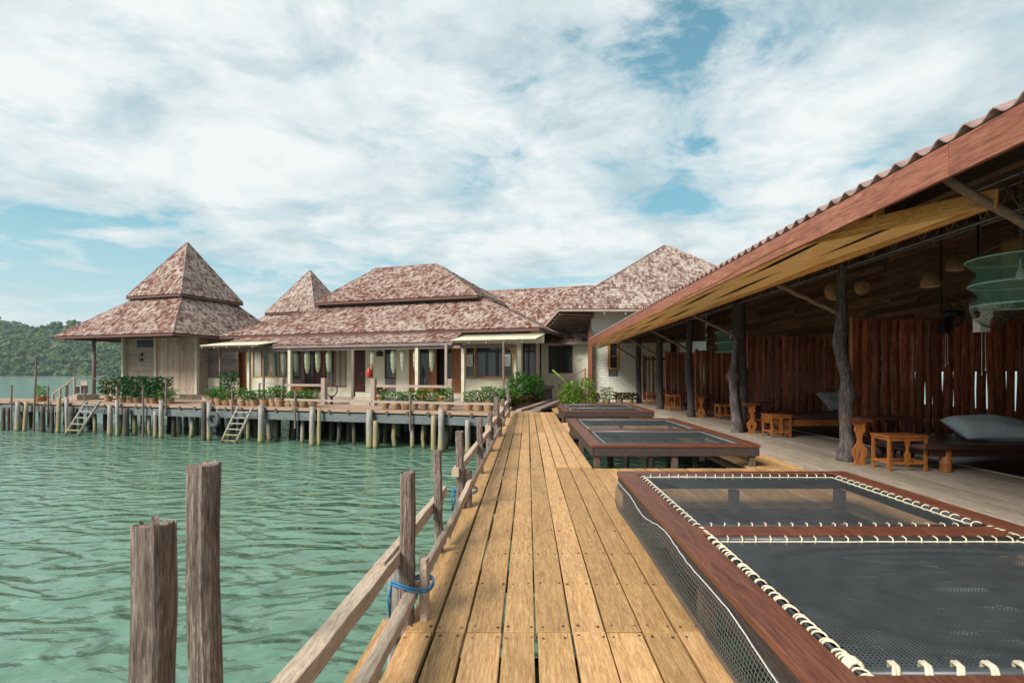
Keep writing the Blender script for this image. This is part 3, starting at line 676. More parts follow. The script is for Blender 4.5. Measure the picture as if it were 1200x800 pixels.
# ------------------------------------------------------------------ pavilion
RS = .36                                  # roof slope
def roof_z(x): return 3.24 + (x-3.22)*RS
pav = thing('open_pavilion', (5.5, 12, 0), 'long open timber pavilion with brown corrugated roof and red-brown fascia along the right side', 'pavilion')
b = MB(); Y0, Y1, per = -3.0, 27.2, .235; n = int((Y1-Y0)/per*8); xr = [3.2, 3.9, 4.6, 5.6, 7.0, 8.6, 10.4]
vs = []
for i in range(n+1):
    y = Y0 + (Y1-Y0)*i/n; c = .5 + .5*math.cos(2*math.pi*y/per); a = .065*(c**1.6)
    for x in xr: vs.append((x, y, roof_z(x) + .035 + a))
m = len(xr); b.add(vs, [(i*m+j, i*m+j+1, (i+1)*m+j+1, (i+1)*m+j) for i in range(n) for j in range(m-1)], True)
rf = obj('roof_sheet', b, TILE, pav); so_ = rf.modifiers.new('thick', 'SOLIDIFY'); so_.thickness = .012; so_.offset = -1
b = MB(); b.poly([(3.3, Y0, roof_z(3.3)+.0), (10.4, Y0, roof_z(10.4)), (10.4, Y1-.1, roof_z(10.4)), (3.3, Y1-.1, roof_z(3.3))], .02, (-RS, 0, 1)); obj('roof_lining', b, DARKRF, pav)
b = MB(); y = Y0                            # fascia boards
random.seed(4)
for y0, y1 in ((Y0, 3.9), (3.9, 8.4), (8.4, 13), (13, 17.7), (17.7, 22.4), (22.4, 27.2)):
    b.box(3.205, 3.245, y0+.004, y1-.004, 3.0, 3.255)
obj('fascia_board', b, FASCIA, pav, .004)
b = MB()
for x in (4.27, 5.45, 7.2, 9.1): b.box(x-.06, x+.06, Y0, 27.0, roof_z(x)-.30, roof_z(x)-.16)
obj('purlin', b, RAFTER, pav)
y = -2.5; b = MB()
while y < 27: b.bar((3.3, y, roof_z(3.3)-.06), (10.3, y, roof_z(10.3)-.06), .06, .10); y += 1.1
obj('rafters', b, RAFTER, pav)
# soffit matting and its beam
b = MB(); random.seed(9)
strips = 3
for i in range(strips):
    f0, f1 = i/strips, (i+1)/strips - .012
    def pt(f, s_):   # f across from the eave to the beam, s_ 0 near .. 1 far
        x = 3.19 + .58*f; yn = 6.15 + (4.25-6.15)*f; zo = 3.10 - .13*min(1, s_*2.2); return (x, yn + (27.0-yn)*s_, zo + (2.885-zo)*f - .02*math.sin(f*math.pi))
    K = 30; vs = []
    for j in range(K+1):
        s_ = j/K; p = pt(f0, s_); q = pt(f1, s_); w_ = .014*math.sin(j*1.3+i*2)
        vs += [(p[0], p[1], p[2]+w_), (q[0], q[1], q[2]+w_+.012)]
    b.add(vs, [(2*j, 2*j+1, 2*j+3, 2*j+2) for j in range(K)])
obj('soffit_matting', b, MAT, pav)
b = MB(); b.bar((3.80, 4.22, 2.885), (3.80, 27.0, 2.885), .05, .06); obj('soffit_beam', b, ORANGE, pav, .005)
b = MB(); b.bar((3.262, 6.0, 3.08), (3.82, 4.16, 2.93), .025, .15); obj('end_board', b, ORANGE, pav, .004)
b = MB(); b.box(3.50, 3.57, 5.12, 5.19, 3.05, roof_z(3.53)); obj('hanger_block', b, ORANGE, pav)
# trusses of thin rods
def truss(x, y0, y1, zb, zt, name, seed):
    random.seed(seed); b = MB(); y = y0
    b.tube([(x, y0, zb), (x, y1, zb)], .018, 6); b.tube([(x, y0, zt), (x, y1, zt)], .018, 6)
    up = False
    while y < y1-.3:
        yn = y + .26 + random.uniform(-.05, .05)
        b.tube([(x, y, zb if not up else zt), (x, yn, zt if not up else zb)], .009, 5); up = not up; y = yn
    obj(name, b, WIREM, pav)
truss(5.45, -2, 26.6, 3.32, 3.72, 'rod_truss', 1); truss(7.2, -2, 26.6, 3.85, 4.3, 'rod_truss', 2)
# back wall of long horizontal boards and gable boards
b = MB(); random.seed(12); z = -.1
while z < 5.75:
    hgt = random.uniform(.10, .2); y = -1.6 + random.random()
    while y < 26.6:
        L = random.uniform(1.2, 3.2); o_ = random.uniform(0, .05)
        ya_, yb_ = y+.01, min(y+L, 26.9)
        if .75 < z < 1.5:
            for p_, q_ in ((ya_, min(yb_, 9.75)), (max(ya_, 12.6), yb_)):
                if q_ > p_ + .02: b.box(9.42-o_, 9.45, p_, q_, z+.006, z+hgt)
        else: b.box(9.42-o_, 9.45, ya_, yb_, z+.006, z+hgt)
        y += L
    z += hgt
obj('back_wall', b, BOARD, pav)
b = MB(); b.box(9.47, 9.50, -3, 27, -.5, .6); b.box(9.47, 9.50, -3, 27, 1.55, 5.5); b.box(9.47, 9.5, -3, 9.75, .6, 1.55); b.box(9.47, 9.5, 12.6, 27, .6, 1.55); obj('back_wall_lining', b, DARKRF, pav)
b = MB(); b.poly([(5.5, 27.1, 3.22), (9.45, 27.1, 3.22), (9.45, 27.1, roof_z(9.45)), (5.5, 27.1, roof_z(5.5))], .04, (0, -1, 0)); obj('far_gable', b, BOARD, pav)
b = MB(); b.poly([(5.0, -2.4, 0), (9.5, -2.4, 0), (9.5, -2.4, 5.4), (5.0, -2.4, 3.6)], .04, (0, 1, 0)); obj('end_wall', b, BOARD, pav)
# trunk posts: crooked, knotted
def trunk(name, x, y, r0, r1, z1, mat, bends, label, knots=(), stubs=()):
    b = MB(); pts = []; rr = []; n = 26
    for i in range(n+1):
        s_ = i/n; z = -.04 + (z1+.04)*s_; ox = oy = 0
        for amp, fr, ph in bends: ox += amp*math.sin(fr*z+ph); oy += amp*.6*math.cos(fr*z*1.2+ph)
        r = r0 + (r1-r0)*s_
        for kz, kr in knots: r += kr*math.exp(-((z-kz)/.12)**2)
        if s_ < .06: r *= 1.12
        pts.append((x+ox, y+oy, z)); rr.append(r*random.uniform(.95, 1.05))
    b.tube(pts, rr, 14, wob=.08)
    for (z, dx_, dy_, dz_, r) in stubs:
        i = int((z/z1)*n); p = Vector(pts[i]); b.tube([p, p+Vector((dx_, dy_, dz_))*.6, p+Vector((dx_, dy_, dz_))], [r*1.5, r, r*.7], 9, wob=.12)
    o = obj(name, b, mat, pav); tag(o, label); return o
random.seed(31)
trunk('trunk_post', 5.44, 8.8, .118, .075, 3.45, TRUNK, [(.05, 1.8, .5), (.02, 5, 1)], 'nearest crooked grey-brown trunk post', [(1.15, .025), (2.1, .02), (.15, .03)], [(1.1, .16, .0, .10, .05)])
trunk('trunk_post', 5.53, 13.3, .15, .15, 3.4, DARKTRUNK, [(.02, 1.5, .5)], 'thick double trunk post with a knot', [(1.5, .05), (1.0, .04)], [(1.25, -.32, -.05, .12, .08), (2.3, -.12, 0, .1, .06)])
trunk('trunk_post', 5.34, 13.15, .13, .07, 2.4, TRUNK, [(.05, 2.2, 2)], 'pale leaning half of the double trunk post', [(1.45, .08), (.2, .04)])
trunk('trunk_post', 5.65, 17.8, .13, .10, 3.35, DARKTRUNK, [(.04, 1.7, 1.5)], None, [(1.6, .04)])
trunk('trunk_post', 5.66, 21.9, .14, .14, 3.3, DARKTRUNK, [(.02, 1.7, 1.5)], None)
trunk('trunk_post', 5.68, 26.1, .13, .13, 3.3, DARKTRUNK, [(.02, 1.7, 1.5)], None)
trunk('trunk_post', 5.5, 4.45, .13, .11, 3.45, DARKTRUNK, [(.03, 1.7, 1.5)], None)
random.seed(33)
for (a, c, y) in (((3.4, 3.12), (5.45, 1.95), 4.2), ((4.30, 3.04), (5.42, 2.5), 8.8), ((4.30, 3.04), (5.45, 2.45), 13.3), ((4.30, 3.03), (5.55, 2.35), 17.8), ((4.30, 3.02), (5.6, 2.25), 21.9), ((4.30, 3.0), (5.65, 2.2), 26.0)):
    b = MB(); pts = []
    for i in range(8):
        s_ = i/7; pts.append((a[0]+(c[0]-a[0])*s_, y + random.uniform(-.012, .012), a[1]+(c[1]-a[1])*s_ + random.uniform(-.015, .015)))
    b.tube(pts, [.034+.012*random.random() for _ in pts], 8, wob=.1); obj('strut', b, STRUT, pav)
# slab screens of wavy-edged boards, each a thing
def slab_screen(x0, x1, y, z0, z1, label, seed, gap=.02, wmin=.13, wmax=.22, rail=True):
    random.seed(seed); b = MB(); x = x0
    while x < x1 - .06:
        wd = min(random.uniform(wmin, wmax), x1-x); n = 14; ph1, ph2 = random.uniform(0, 6), random.uniform(0, 6); f1, f2 = random.uniform(2.2, 4.5), random.uniform(2.2, 4.5)
        vs = []; th = random.uniform(.02, .035); yo = random.uniform(-.02, .02); a1 = random.uniform(.008, .028)
        for i in range(n+1):
            z = z0 + (z1-z0)*i/n
            l = x + gap/2 + a1*(1+math.sin(f1*z+ph1))*.6; r_ = x + wd - gap/2 - a1*(1+math.sin(f2*z+ph2))*.6
            if r_ - l < .03: r_ = l + .03
            m_ = (l+r_)/2
            vs += [(l, y+yo, z), (m_, y+yo-th*.6, z), (r_, y+yo, z), (r_, y+yo+th, z), (l, y+yo+th, z)]
        fs = [(i*5+k, i*5+(k+1) % 5, i*5+5+(k+1) % 5, i*5+5+k) for i in range(n) for k in range(5)] + [(4, 3, 2, 1, 0), tuple(n*5+k for k in range(5))]
        b.add(vs, fs); x += wd
    root = thing('slab_screen', ((x0+x1)/2, y, z0), label, 'screen', 'screens of upright wooden slabs in the pavilion')
    obj('slabs', b, SLAB, root)
    b = MB(); b.box(x0-.05, x0+.04, y-.05, y+.05, z0, z1+.05); obj('corner_post', b, SLAB, root)
    b = MB(); b.box(x0+.04, x1, y+.045, y+.10, z0+.1, z0+.2); b.box(x0+.04, x1, y+.045, y+.10, z1-.2, z1-.1); obj('batten', b, RAFTER, root)
slab_screen(6.12, 9.38, 9.6, .30, 2.52, 'nearest tall screen of wavy red-brown slabs, behind the blue-grey pillow', 41, .006, .12, .2)
slab_screen(6.05, 9.38, 14.0, .25, 2.52, 'second red-brown slab screen, behind the low orange bed with the grey pillow', 42, .016)
slab_screen(6.15, 9.38, 18.6, .2, 2.36, 'third red-brown slab screen, between the dark double trunk and the slim trunk', 43, .012)
slab_screen(6.15, 9.38, 22.6, .2, 2.46, 'fourth red-brown slab screen, second from the white building', 44, .014)
slab_screen(6.1, 9.38, 26.8, .15, 2.44, 'open dark slatted screen next to the white building', 45, .10, .17, .24)

# ------------------------------------------------------------------ furniture in the bays
def box_obj(name, root, mat, *boxes, bevel=.004):
    b = MB()
    for q in boxes: b.box(*q)
    return obj(name, b, mat, root, bevel)
def carved(b, x, y, z0, z1, w_, th):
    # lyre shaped carved splat facing the boardwalk, with a diamond hole
    prof = [(0, .50), (.05, .34), (.12, .30), (.24, .46), (.36, .50), (.42, .34), (.52, .17), (.62, .14), (.72, .20), (.80, .34), (.9, .30), (1.0, .5)]
    H = z1-z0; L = []; 
    for s_, q in prof: L.append((q*w_, z0+H*s_))
    n = len(L)
    for ys in (0,):
        vs = []
        for q, z in L:
            hole = .035*w_/.25 if (z0+H*.22 < z < z0+H*.26) else .0
            vs += [(x-q, y, z), (x-hole, y, z), (x+hole, y, z), (x+q, y, z), (x-q, y+th, z), (x-hole, y+th, z), (x+hole, y+th, z), (x+q, y+th, z)]
        fs = []
        for i in range(n-1):
            o = i*8; p = o+8
            fs += [(o, o+1, p+1, p), (o+2, o+3, p+3, p+2), (o+5, o+4, p+4, p+5), (o+7, o+6, p+6, p+7), (o+4, o, p, p+4), (o+3, o+7, p+7, p+3), (o+1, o+5, p+5, p+1), (o+6, o+2, p+2, p+6)]
        fs += [(0, 4, 5, 1), (2, 6, 7, 3), ((n-1)*8, (n-1)*8+1, (n-1)*8+5, (n-1)*8+4), ((n-1)*8+2, (n-1)*8+3, (n-1)*8+7, (n-1)*8+6)]
        b.add(vs, fs)
def side_table(x0, x1, y, h, label, group, dp=.55, legm=None):
    root = thing('carved_table', ((x0+x1)/2, y+dp/2, 0), label, 'table', group)
    b = MB(); b.box(x0+.30, x1, y+.04, y+dp, h-.045, h); obj('tabletop', b, DARKTOP, root, .006)
    b = MB(); b.box(x0, x0+.42, y-.10, y+.035, h-.065, h-.012); obj('end_rail', b, REDWOOD, root, .006)
    for j, (xx, yy) in enumerate(((x0+.24, y-.05), (x1-.2, y+.08), (x0+.44, y+dp-.06), (x1-.20, y+dp-.06))):
        b = MB(); carved(b, xx, yy, .0, h-.066, .25, .035); obj('carved_leg', b, (legm or FURN) if j == 0 else DARKRED, root, .003)
    b = MB(); b.box(x0+.46, x1-.2, y+dp/2-.02, y+dp/2+.02, h*.45, h*.45+.09); obj('stretcher', b, DARKRED, root, .003)
    return root
def stool(x, y, w_, dp, h, label, group):
    root = thing('wooden_stool', (x, y, 0), label, 'stool', group); t_ = .04
    b = MB(); b.box(x-w_/2, x+w_/2, y-dp/2, y+dp/2, h-.035, h); obj('seat', b, FURN, root, .004)
    for sx in (-1, 1):
        for sy in (-1, 1):
            b = MB(); b.box(x+sx*(w_/2-.03)-.02, x+sx*(w_/2-.03)+.02, y+sy*(dp/2-.03)-.02, y+sy*(dp/2-.03)+.02, 0, h-.035); obj('leg', b, FURN, root, .003)
    b = MB()
    for sy in (-1, 1): b.box(x-w_/2+.05, x+w_/2-.05, y+sy*(dp/2-.03)-.012, y+sy*(dp/2-.03)+.012, .11, .15); b.box(x-w_/2+.05, x+w_/2-.05, y+sy*(dp/2-.03)-.012, y+sy*(dp/2-.03)+.012, h-.085, h-.036)
    for sx in (-1, 1): b.box(x+sx*(w_/2-.03)-.012, x+sx*(w_/2-.03)+.012, y-dp/2+.05, y+dp/2-.05, .12, .16); b.box(x+sx*(w_/2-.03)-.012, x+sx*(w_/2-.03)+.012, y-dp/2+.05, y+dp/2-.05, h-.08, h-.036)
    obj('stretcher', b, FURN, root, .003)
    b = MB(); 
    for sy in (-1, 1): carved(b, x, y+sy*(dp/2-.03)-.01, .15, h-.085, .10, .02)
    obj('carved_splat', b, FURN, root)
    return root
def pillow(x, y, z, L, Wd, T, rx, rz, mat, label):
    b = MB(); n = 16; vs = []; M = Matrix.Translation((x, y, z)) @ Matrix.Rotation(R(rz), 4, 'Z') @ Matrix.Rotation(R(rx), 4, 'X')
    random.seed(int(x*10))
    for side in (1, -1):
        for i in range(n+1):
            for j in range(n+1):
                u_, v_ = i/n*2-1, j/n*2-1
                pin = 1 - .10*(1-abs(u_))**1 * abs(v_)**3; pin2 = 1 - .10*(1-abs(v_))*abs(u_)**3
                h = (max(0, 1-u_*u_)*max(0, 1-v_*v_))**.42
                wr = .018*math.sin(5*u_+3*v_)*math.sin(4*v_-2*u_)*h
                vs.append(M @ Vector((u_*L/2*pin2, v_*Wd/2*pin, side*(T/2*h + wr) - .05*(abs(u_)**3)*.4)))
    q = (n+1)**2; fs = []
    for i in range(n):
        for j in range(n):
            a = i*(n+1)+j; fs.append((a, a+n+1, a+n+2, a+1)); fs.append((q+a, q+a+1, q+a+n+2, q+a+n+1))
    b.add(vs, fs, True); o = obj('pillow', b, mat); tag(o, label, 'pillow', 'pillows on the daybeds')
# nearest bay
GT = 'carved tables beside the trunk posts'; GS = 'orange wooden stools'; GB = 'daybeds in the pavilion bays'
side_table(5.22, 6.55, 8.45, .78, 'nearest dark-topped table with orange carved lyre leg beside the nearest trunk', GT)
stool(5.84, 8.05, .62, .42, .555, 'nearest large orange-framed stool, in front of the nearest dark table', GS)
bed = thing('daybed', (7.8, 8.2, 0), 'nearest low dark daybed with round log leg carrying the blue-grey pillow', 'daybed', GB)
b = MB(); b.poly([(6.0, 7.72, .43), (9.3, 7.72, .43), (9.3, 9.2, .43), (5.95, 9.2, .43), (5.9, 8.0, .43)], .075, (0, 0, 1)); obj('mattress', b, CUSH, bed, .02)
box_obj('bed_frame', bed, DARKTOP, (6.15, 9.25, 7.80, 9.1, .24, .353))
for x, y in ((6.42, 7.86), (6.2, 9.0), (9.05, 7.86), (9.05, 9.0)):
    b = MB(); b.lathe((x, y, 0), [(.078, 0), (.08, .02), (.078, .12), (.081, .125), (.078, .14), (.08, .25), (.075, .26), (.075, .40)] if x == 6.42 else [(.06, 0), (.06, .25)], 16); obj('leg', b, FURN if x == 6.42 else DARKTOP, bed)
pillow(7.58, 8.35, .62, 1.20, .72, .34, 20, -6, PILLOW, 'large blue-grey pillow lying on the nearest dark daybed')
# second bay
side_table(5.42, 6.25, 12.95, .78, 'second dark-topped table with carved leg, at the double trunk', GT)
stool(5.96, 12.25, .50, .50, .54, 'orange stool between the double trunk and the orange bed', GS)
bed = thing('daybed', (7.6, 12.9, 0), 'orange-framed daybed with dark mattress, seen behind the nearest trunk', 'daybed', GB)
box_obj('bed_frame', bed, FURN, (6.02, 9.2, 12.1, 12.15, .27, .42), (6.0, 6.05, 12.15, 13.6, .27, .42), (6.02, 9.2, 13.6, 13.65, .27, .42))
box_obj('mattress', bed, CUSH, (6.06, 9.18, 12.13, 13.6, .422, .52), bevel=.02)
for x, y in ((6.22, 12.17), (6.1, 13.5), (9.05, 12.17), (9.05, 13.5)): box_obj('leg', bed, FURN, (x-.06, x+.06, y-.01, y+.11, 0, .268))
pillow(8.15, 13.3, .80, 1.05, .70, .30, 38, 8, PILLOWG, 'grey patterned pillow propped on the orange-framed daybed')
# third to fifth bay
side_table(5.72, 6.6, 17.6, .76, 'third carved table in the bay behind the slim trunk', GT)
stool(6.5, 17.0, .45, .42, .5, 'orange stool in the third bay beside the dark chairs', GS)
side_table(6.9, 8.1, 16.4, .74, 'dark table with chairs drawn up, in the third bay', GT, legm=DARKRED)
stool(5.98, 21.0, .52, .45, .66, 'tall orange stool in the fourth bay, right of its trunk', GS)
side_table(6.5, 7.9, 21.6, .74, 'dark table standing deep in the fourth bay', GT, legm=DARKRED)
stool(6.1, 25.2, .5, .45, .6, 'farthest orange stool, before the open slatted screen', GS)
side_table(6.6, 7.6, 25.4, .74, 'farthest carved table before the open slatted screen', GT)
def chair(x, y, rz, label):
    M = Matrix.Translation((x, y, 0)) @ Matrix.Rotation(R(rz), 4, 'Z')
    root = thing('carved_chair', (x, y, 0), label, 'chair', 'dark chairs deep in the pavilion')
    def P(nm, *bx):
        b = MB(M)
        for q in bx: b.box(*q)
        obj(nm, b, DARKRED, root, .004)
    P('seat', (-.22, .22, -.22, .22, .42, .46))
    for sx in (-.2, .2):
        P('leg', (sx-.02, sx+.02, -.21, -.17, 0, .42)); P('leg', (sx-.02, sx+.02, .17, .21, 0, .42))
    b = MB(M); 
    for sx in (-.2, .2): b.box(sx-.02, sx+.02, .17, .21, .46, .95)
    b.box(-.22, .22, .165, .205, .951, 1.02); obj('backrest', b, DARKRED, root)
    b = MB(M); carved(b, 0, .175, .46, .95, .2, .02); obj('carved_splat', b, FURN, root)
chair(7.1, 15.9, 160, 'dark chair with carved back, left of the third bay table'); chair(7.9, 15.9, 190, 'dark chair with carved back, right of the third bay table')
chair(6.9, 20.9, 170, 'dark chair with carved back in the fourth bay')
box_ = thing('low_bench', (7.2, 17.3, 0), 'low bench with orange leg under the third slab screen', 'bench', None)
box_obj('seat', box_, DARKTOP, (6.5, 8.9, 17.6, 18.3, .36, .42)); 
for x in (6.6, 7.5, 8.7): box_obj('leg', box_, FURN, (x, x+.1, 17.65, 17.75, 0, .36))

# ------------------------------------------------------------------ things hanging in the pavilion
def lantern(x, y, zt, r, hts, label, mat, rodz, bulb=True):
    root = thing('net_lantern', (x, y, zt-hts[-1]), label, 'lantern', 'green fish-trap lanterns')
    b = MB(); prof = []
    for i, h in enumerate(hts):
        if i:
            prof += [(r*(1-.03*i)*.80, zt-(h+hts[i-1])/2)]
        prof.append((r*(1-.05*i), zt-h))
    pr = []; 
    for i in range(len(prof)-1):
        for k_ in range(5):
            s_ = k_/5; pr.append((prof[i][0]+(prof[i+1][0]-prof[i][0])*(s_*s_*(3-2*s_)), prof[i][1]+(prof[i+1][1]-prof[i][1])*s_))
    pr.append(prof[-1]); b.lathe((x, y, 0), pr, 40, cap=False); obj('net_shade', b, mat, root)
    for i, h in enumerate(hts):
        b = MB(); b.ring((x, y, zt-h), r*(1-.05*i), .009, 36, 6); obj('hoop', b, mat_hoop, root)
    b = MB(); b.tube([(x, y, rodz), (x, y, zt+.05)], .006, 6)
    for k_ in range(3):
        a = k_*2.1+.4; b.tube([(x, y, zt+.28), (x+r*math.cos(a), y+r*math.sin(a), zt)], .004, 5)
    obj('hanging_cord', b, WIREM, root)
    if bulb:
        b = MB(); b.lathe((x, y, zt-.17), [(.005, -.06), (.03, -.05), (.042, -.015), (.04, .02), (.026, .055), (.018, .08)], 14); bl = obj('bulb', b, GLOBE, root)
        b = MB(); b.tube([(x, y, zt-.09), (x, y, zt+.06)], .018, 8); obj('socket', b, METAL, bl)
mat_hoop = plain('hoop_green', (0.30, 0.55, 0.48), (0.22, 0.45, 0.38), 10, 0.5, 0)
lantern(5.30, 5.5, 2.74, .46, [0, .27, .50], 'large green net fish-trap lantern hanging at the near end of the pavilion', GNET, roof_z(5.27)-.05)
lantern(6.55, 16.5, 2.85, .50, [0, .35, .65], 'green net lantern hanging in the third bay between the trunks', GNET, roof_z(6.55)-.05)
def fan(x, y, z, r, mat, cmat, label, rz=0):
    root = thing('wall_fan', (x, y, z), label, 'fan', 'electric fans in the pavilion'); M = Matrix.Translation((x, y, z)) @ Matrix.Rotation(R(rz), 4, 'Z')
    b = MB(M)
    for q, dy in ((1, 0), (.8, -.04), (.5, -.06), (.25, -.07), (1, .035)): b.ring((0, dy, 0), r*q, .006 if q == 1 else .003, 28, 5, 'y')
    for k_ in range(24):
        a = 2*math.pi*k_/24; b.tube([(0, -.07, 0), (math.cos(a)*r*.6, -.055, math.sin(a)*r*.6), (math.cos(a)*r, 0, math.sin(a)*r), (math.cos(a)*r*.5, .08, math.sin(a)*r*.5)], .0022, 4, False)
    obj('cage', b, cmat, root)
    b = MB(M)
    for k_ in range(3):
        a0 = k_*2.094; vs = []
        for s_, wd in ((.12, .05), (.5, .2), (.85, .17), (.92, .05)):
            rr = r*s_; vs += [(math.cos(a0)*rr - math.sin(a0)*wd*r, -.02, math.sin(a0)*rr + math.cos(a0)*wd*r), (math.cos(a0)*rr + math.sin(a0)*wd*r, .03, math.sin(a0)*rr - math.cos(a0)*wd*r)]
        b.add(vs, [(0, 1, 3, 2), (2, 3, 5, 4), (4, 5, 7, 6)], True)
    obj('blades', b, mat, root)
    b = MB(M); b.tube([(0, -.085, 0), (0, -.07, 0), (0, .05, 0), (0, .06, 0), (0, .18, 0), (0, .2, 0)], [.03, .05, .05, .075, .07, .03], 14); obj('motor', b, mat, root)
    b = MB(M); b.tube([(0, .13, -.02), (-.03, .13, -.12), (-.05, .13, -.2)], .03, 8); b.box(-.12, .02, .07, .19, -.36, -.16); obj('control_box', b, mat, root)
    b = MB(M); b.tube([(-.07, .1, -.36), (-.07, .1, -.95)], .004, 5); b.tube([(-.02, .1, -.36), (-.015, .1, -.88)], .004, 5); b.tube([(-.07, .1, -.98), (-.07, .1, -.93)], .009, 6); b.tube([(-.015, .1, -.92), (-.015, .1, -.87)], .009, 6); obj('pull_cord', b, WHITEP, root)
    b = MB(M); b.tube([(0, .15, 0), (0, .24, 0), (0, .24, roof_z(x)-.1-z)], .014, 8); obj('hanging_rod', b, BLACKP, root)
fan(6.55, 7.2, 2.46, .30, WHITEP, METAL, 'white wall fan with pull cords, just below the large green lantern')
fan(7.75, 9.3, 2.60, .24, BLACKP, BLACKP, 'black wall fan at the top of the nearest slab screen', 12)
def shade(x, y, z, r0, r1, h, label, tilt=0):
    root = thing('basket_lampshade', (x, y, z), label, 'lampshade', 'woven basket lampshades')
    b = MB(); b.lathe((x, y, z), [(r1, 0), (r1+.008, .01), (r0, h), (r0*.3, h+.02)], 20, cap=False); sh = obj('basket', b, BASKET, root)
    b = MB(); b.lathe((x, y, z+.012), [(.001, 0), (r1*.9, 0)], 16, cap=False); obj('diffuser', b, WHITEP, root)
    b = MB(); b.tube([(x, y, z+h), (x, y, roof_z(x)-.06)], .006, 6); obj('cord', b, BLACKP, root)
shade(6.85, 8.7, 2.97, .11, .15, .24, 'tan tapered basket lampshade left of the green lantern')
shade(7.7, 9.2, 3.35, .13, .15, .2, 'flatter tan basket lampshade hanging above and right of the tapered one')
def disc_basket(x, y, z, r, label):
    root = thing('round_basket', (x, y, z), label, 'basket', 'round baskets hung near the nearest trunk')
    b = MB(); b.tube([(x, y-.05, z), (x, y-.03, z), (x, y+.02, z), (x, y+.08, z)], [r*.5, r*.85, r, r*1.02], 24); obj('basket', b, BASKET, root)
    b = MB(); b.tube([(x, y+.05, z+r*.9), (x, y+.05, roof_z(x)-.06)], .006, 6); obj('cord', b, BLACKP, root)
disc_basket(5.92, 9.8, 3.1, .19, 'round tan basket hung left of the nearest trunk post'); disc_basket(5.98, 9.1, 3.05, .13, 'smaller round basket hung right of the nearest trunk post')
b = MB(); b.lathe((8.3, 8.7, 2.75), [(.17, 0), (.2, .1), (.2, .95), (.17, 1.05)], 8); tag(obj('woven_column', b, BASKET), 'tall woven basket column hanging behind the large green lantern', 'basket')
b = MB(); b.tube([(8.3, 8.7, 3.8), (8.3, 8.7, roof_z(8.3)-.05)], .01, 6); o = obj('cord', b, BLACKP, bpy.data.objects['woven_column'])
for i, (x, y) in enumerate(((7.9, 8.0), (7.1, 11.0))):
    root = thing('hanging_bulb', (x, y, 2.5), ('bare white bulb by the black fan', 'bare white bulb hanging above the orange-framed daybed')[i], 'bulb')
    b = MB(); b.lathe((x, y, 2.52), [(.005, -.06), (.03, -.05), (.042, -.015), (.04, .02), (.02, .07)], 14); obj('glass', b, GLOBE, root)
    b = MB(); b.tube([(x, y, 2.58), (x, y, roof_z(x)-.05)], .005, 6); obj('cord', b, BLACKP, root)
# ------------------------------------------------------------------ terrace on piles
def shingles(b, A, B, C, D, exp_=.19, wd=(.09, .17), lift=.028, skip=.0):
    A, B, C, D = map(Vector, (A, B, C, D)); nrm = (B-A).cross(D-A).normalized()
    if nrm.z < 0: nrm = -nrm
    dirx = (B-A).normalized(); ups = (D-A) - dirx*((D-A).dot(dirx)); H = ups.length; up = ups.normalized()
    n = max(2, int(H/exp_)); 
    for i in range(n):
        s0 = i/n; hh = H/n*1.45
        l = A + (D-A)*s0; r_ = B + (C-B)*s0; lm = (l-A).dot(dirx); rm = (r_-A).dot(dirx)
        l2 = A + (D-A)*min(1, s0+1.2/n); r2 = B + (C-B)*min(1, s0+1.2/n); lt = (l2-A).dot(dirx); rt = (r2-A).dot(dirx)
        x = lm - random.random()*.1
        while x < rm - .02:
            w_ = random.uniform(*wd); xa, xb = max(x, lm), min(x+w_, rm); x += w_
            if xb - xa < .03: continue
            ta, tb = max(xa, lt-.02) if lt > lm else xa, min(xb, rt+.02) if rt < rm else xb
            if tb < ta: ta = tb = (max(min((xa+xb)/2, rt), lt))
            o0 = lift*random.uniform(.6, 1.5); yb = H*s0 + random.uniform(-.025, .02); yt = min(yb+hh, H)
            P = lambda xx, yy, o: A + dirx*xx + up*yy + nrm*o
            th = .018
            b.add([P(xa, yb, o0), P(xb-.006, yb, o0*random.uniform(.8, 1.2)), P(tb, yt, .004), P(ta, yt, .004), P(xa, yb, o0-th), P(xb-.006, yb, o0-th)], [(0, 1, 2, 3), (4, 5, 1, 0), (4, 0, 3), (5, 2, 1)])
def roofplane(root, A, B, C, D, mat, name='roof', th=.07, **kw):
    b = MB(); shingles(b, A, B, C, D, **kw); r_ = obj(name, b, mat, root)
    A, B, C, D = map(Vector, (A, B, C, D)); nrm = (B-A).cross(D-A).normalized(); nrm = nrm if nrm.z > 0 else -nrm
    b = MB(); ps = [A, B, C, D] if (C-D).length > .02 else [A, B, C]
    b.poly([p - nrm*.015 for p in ps], th, nrm); obj('roof_deck', b, RAFTER, r_)
    return r_
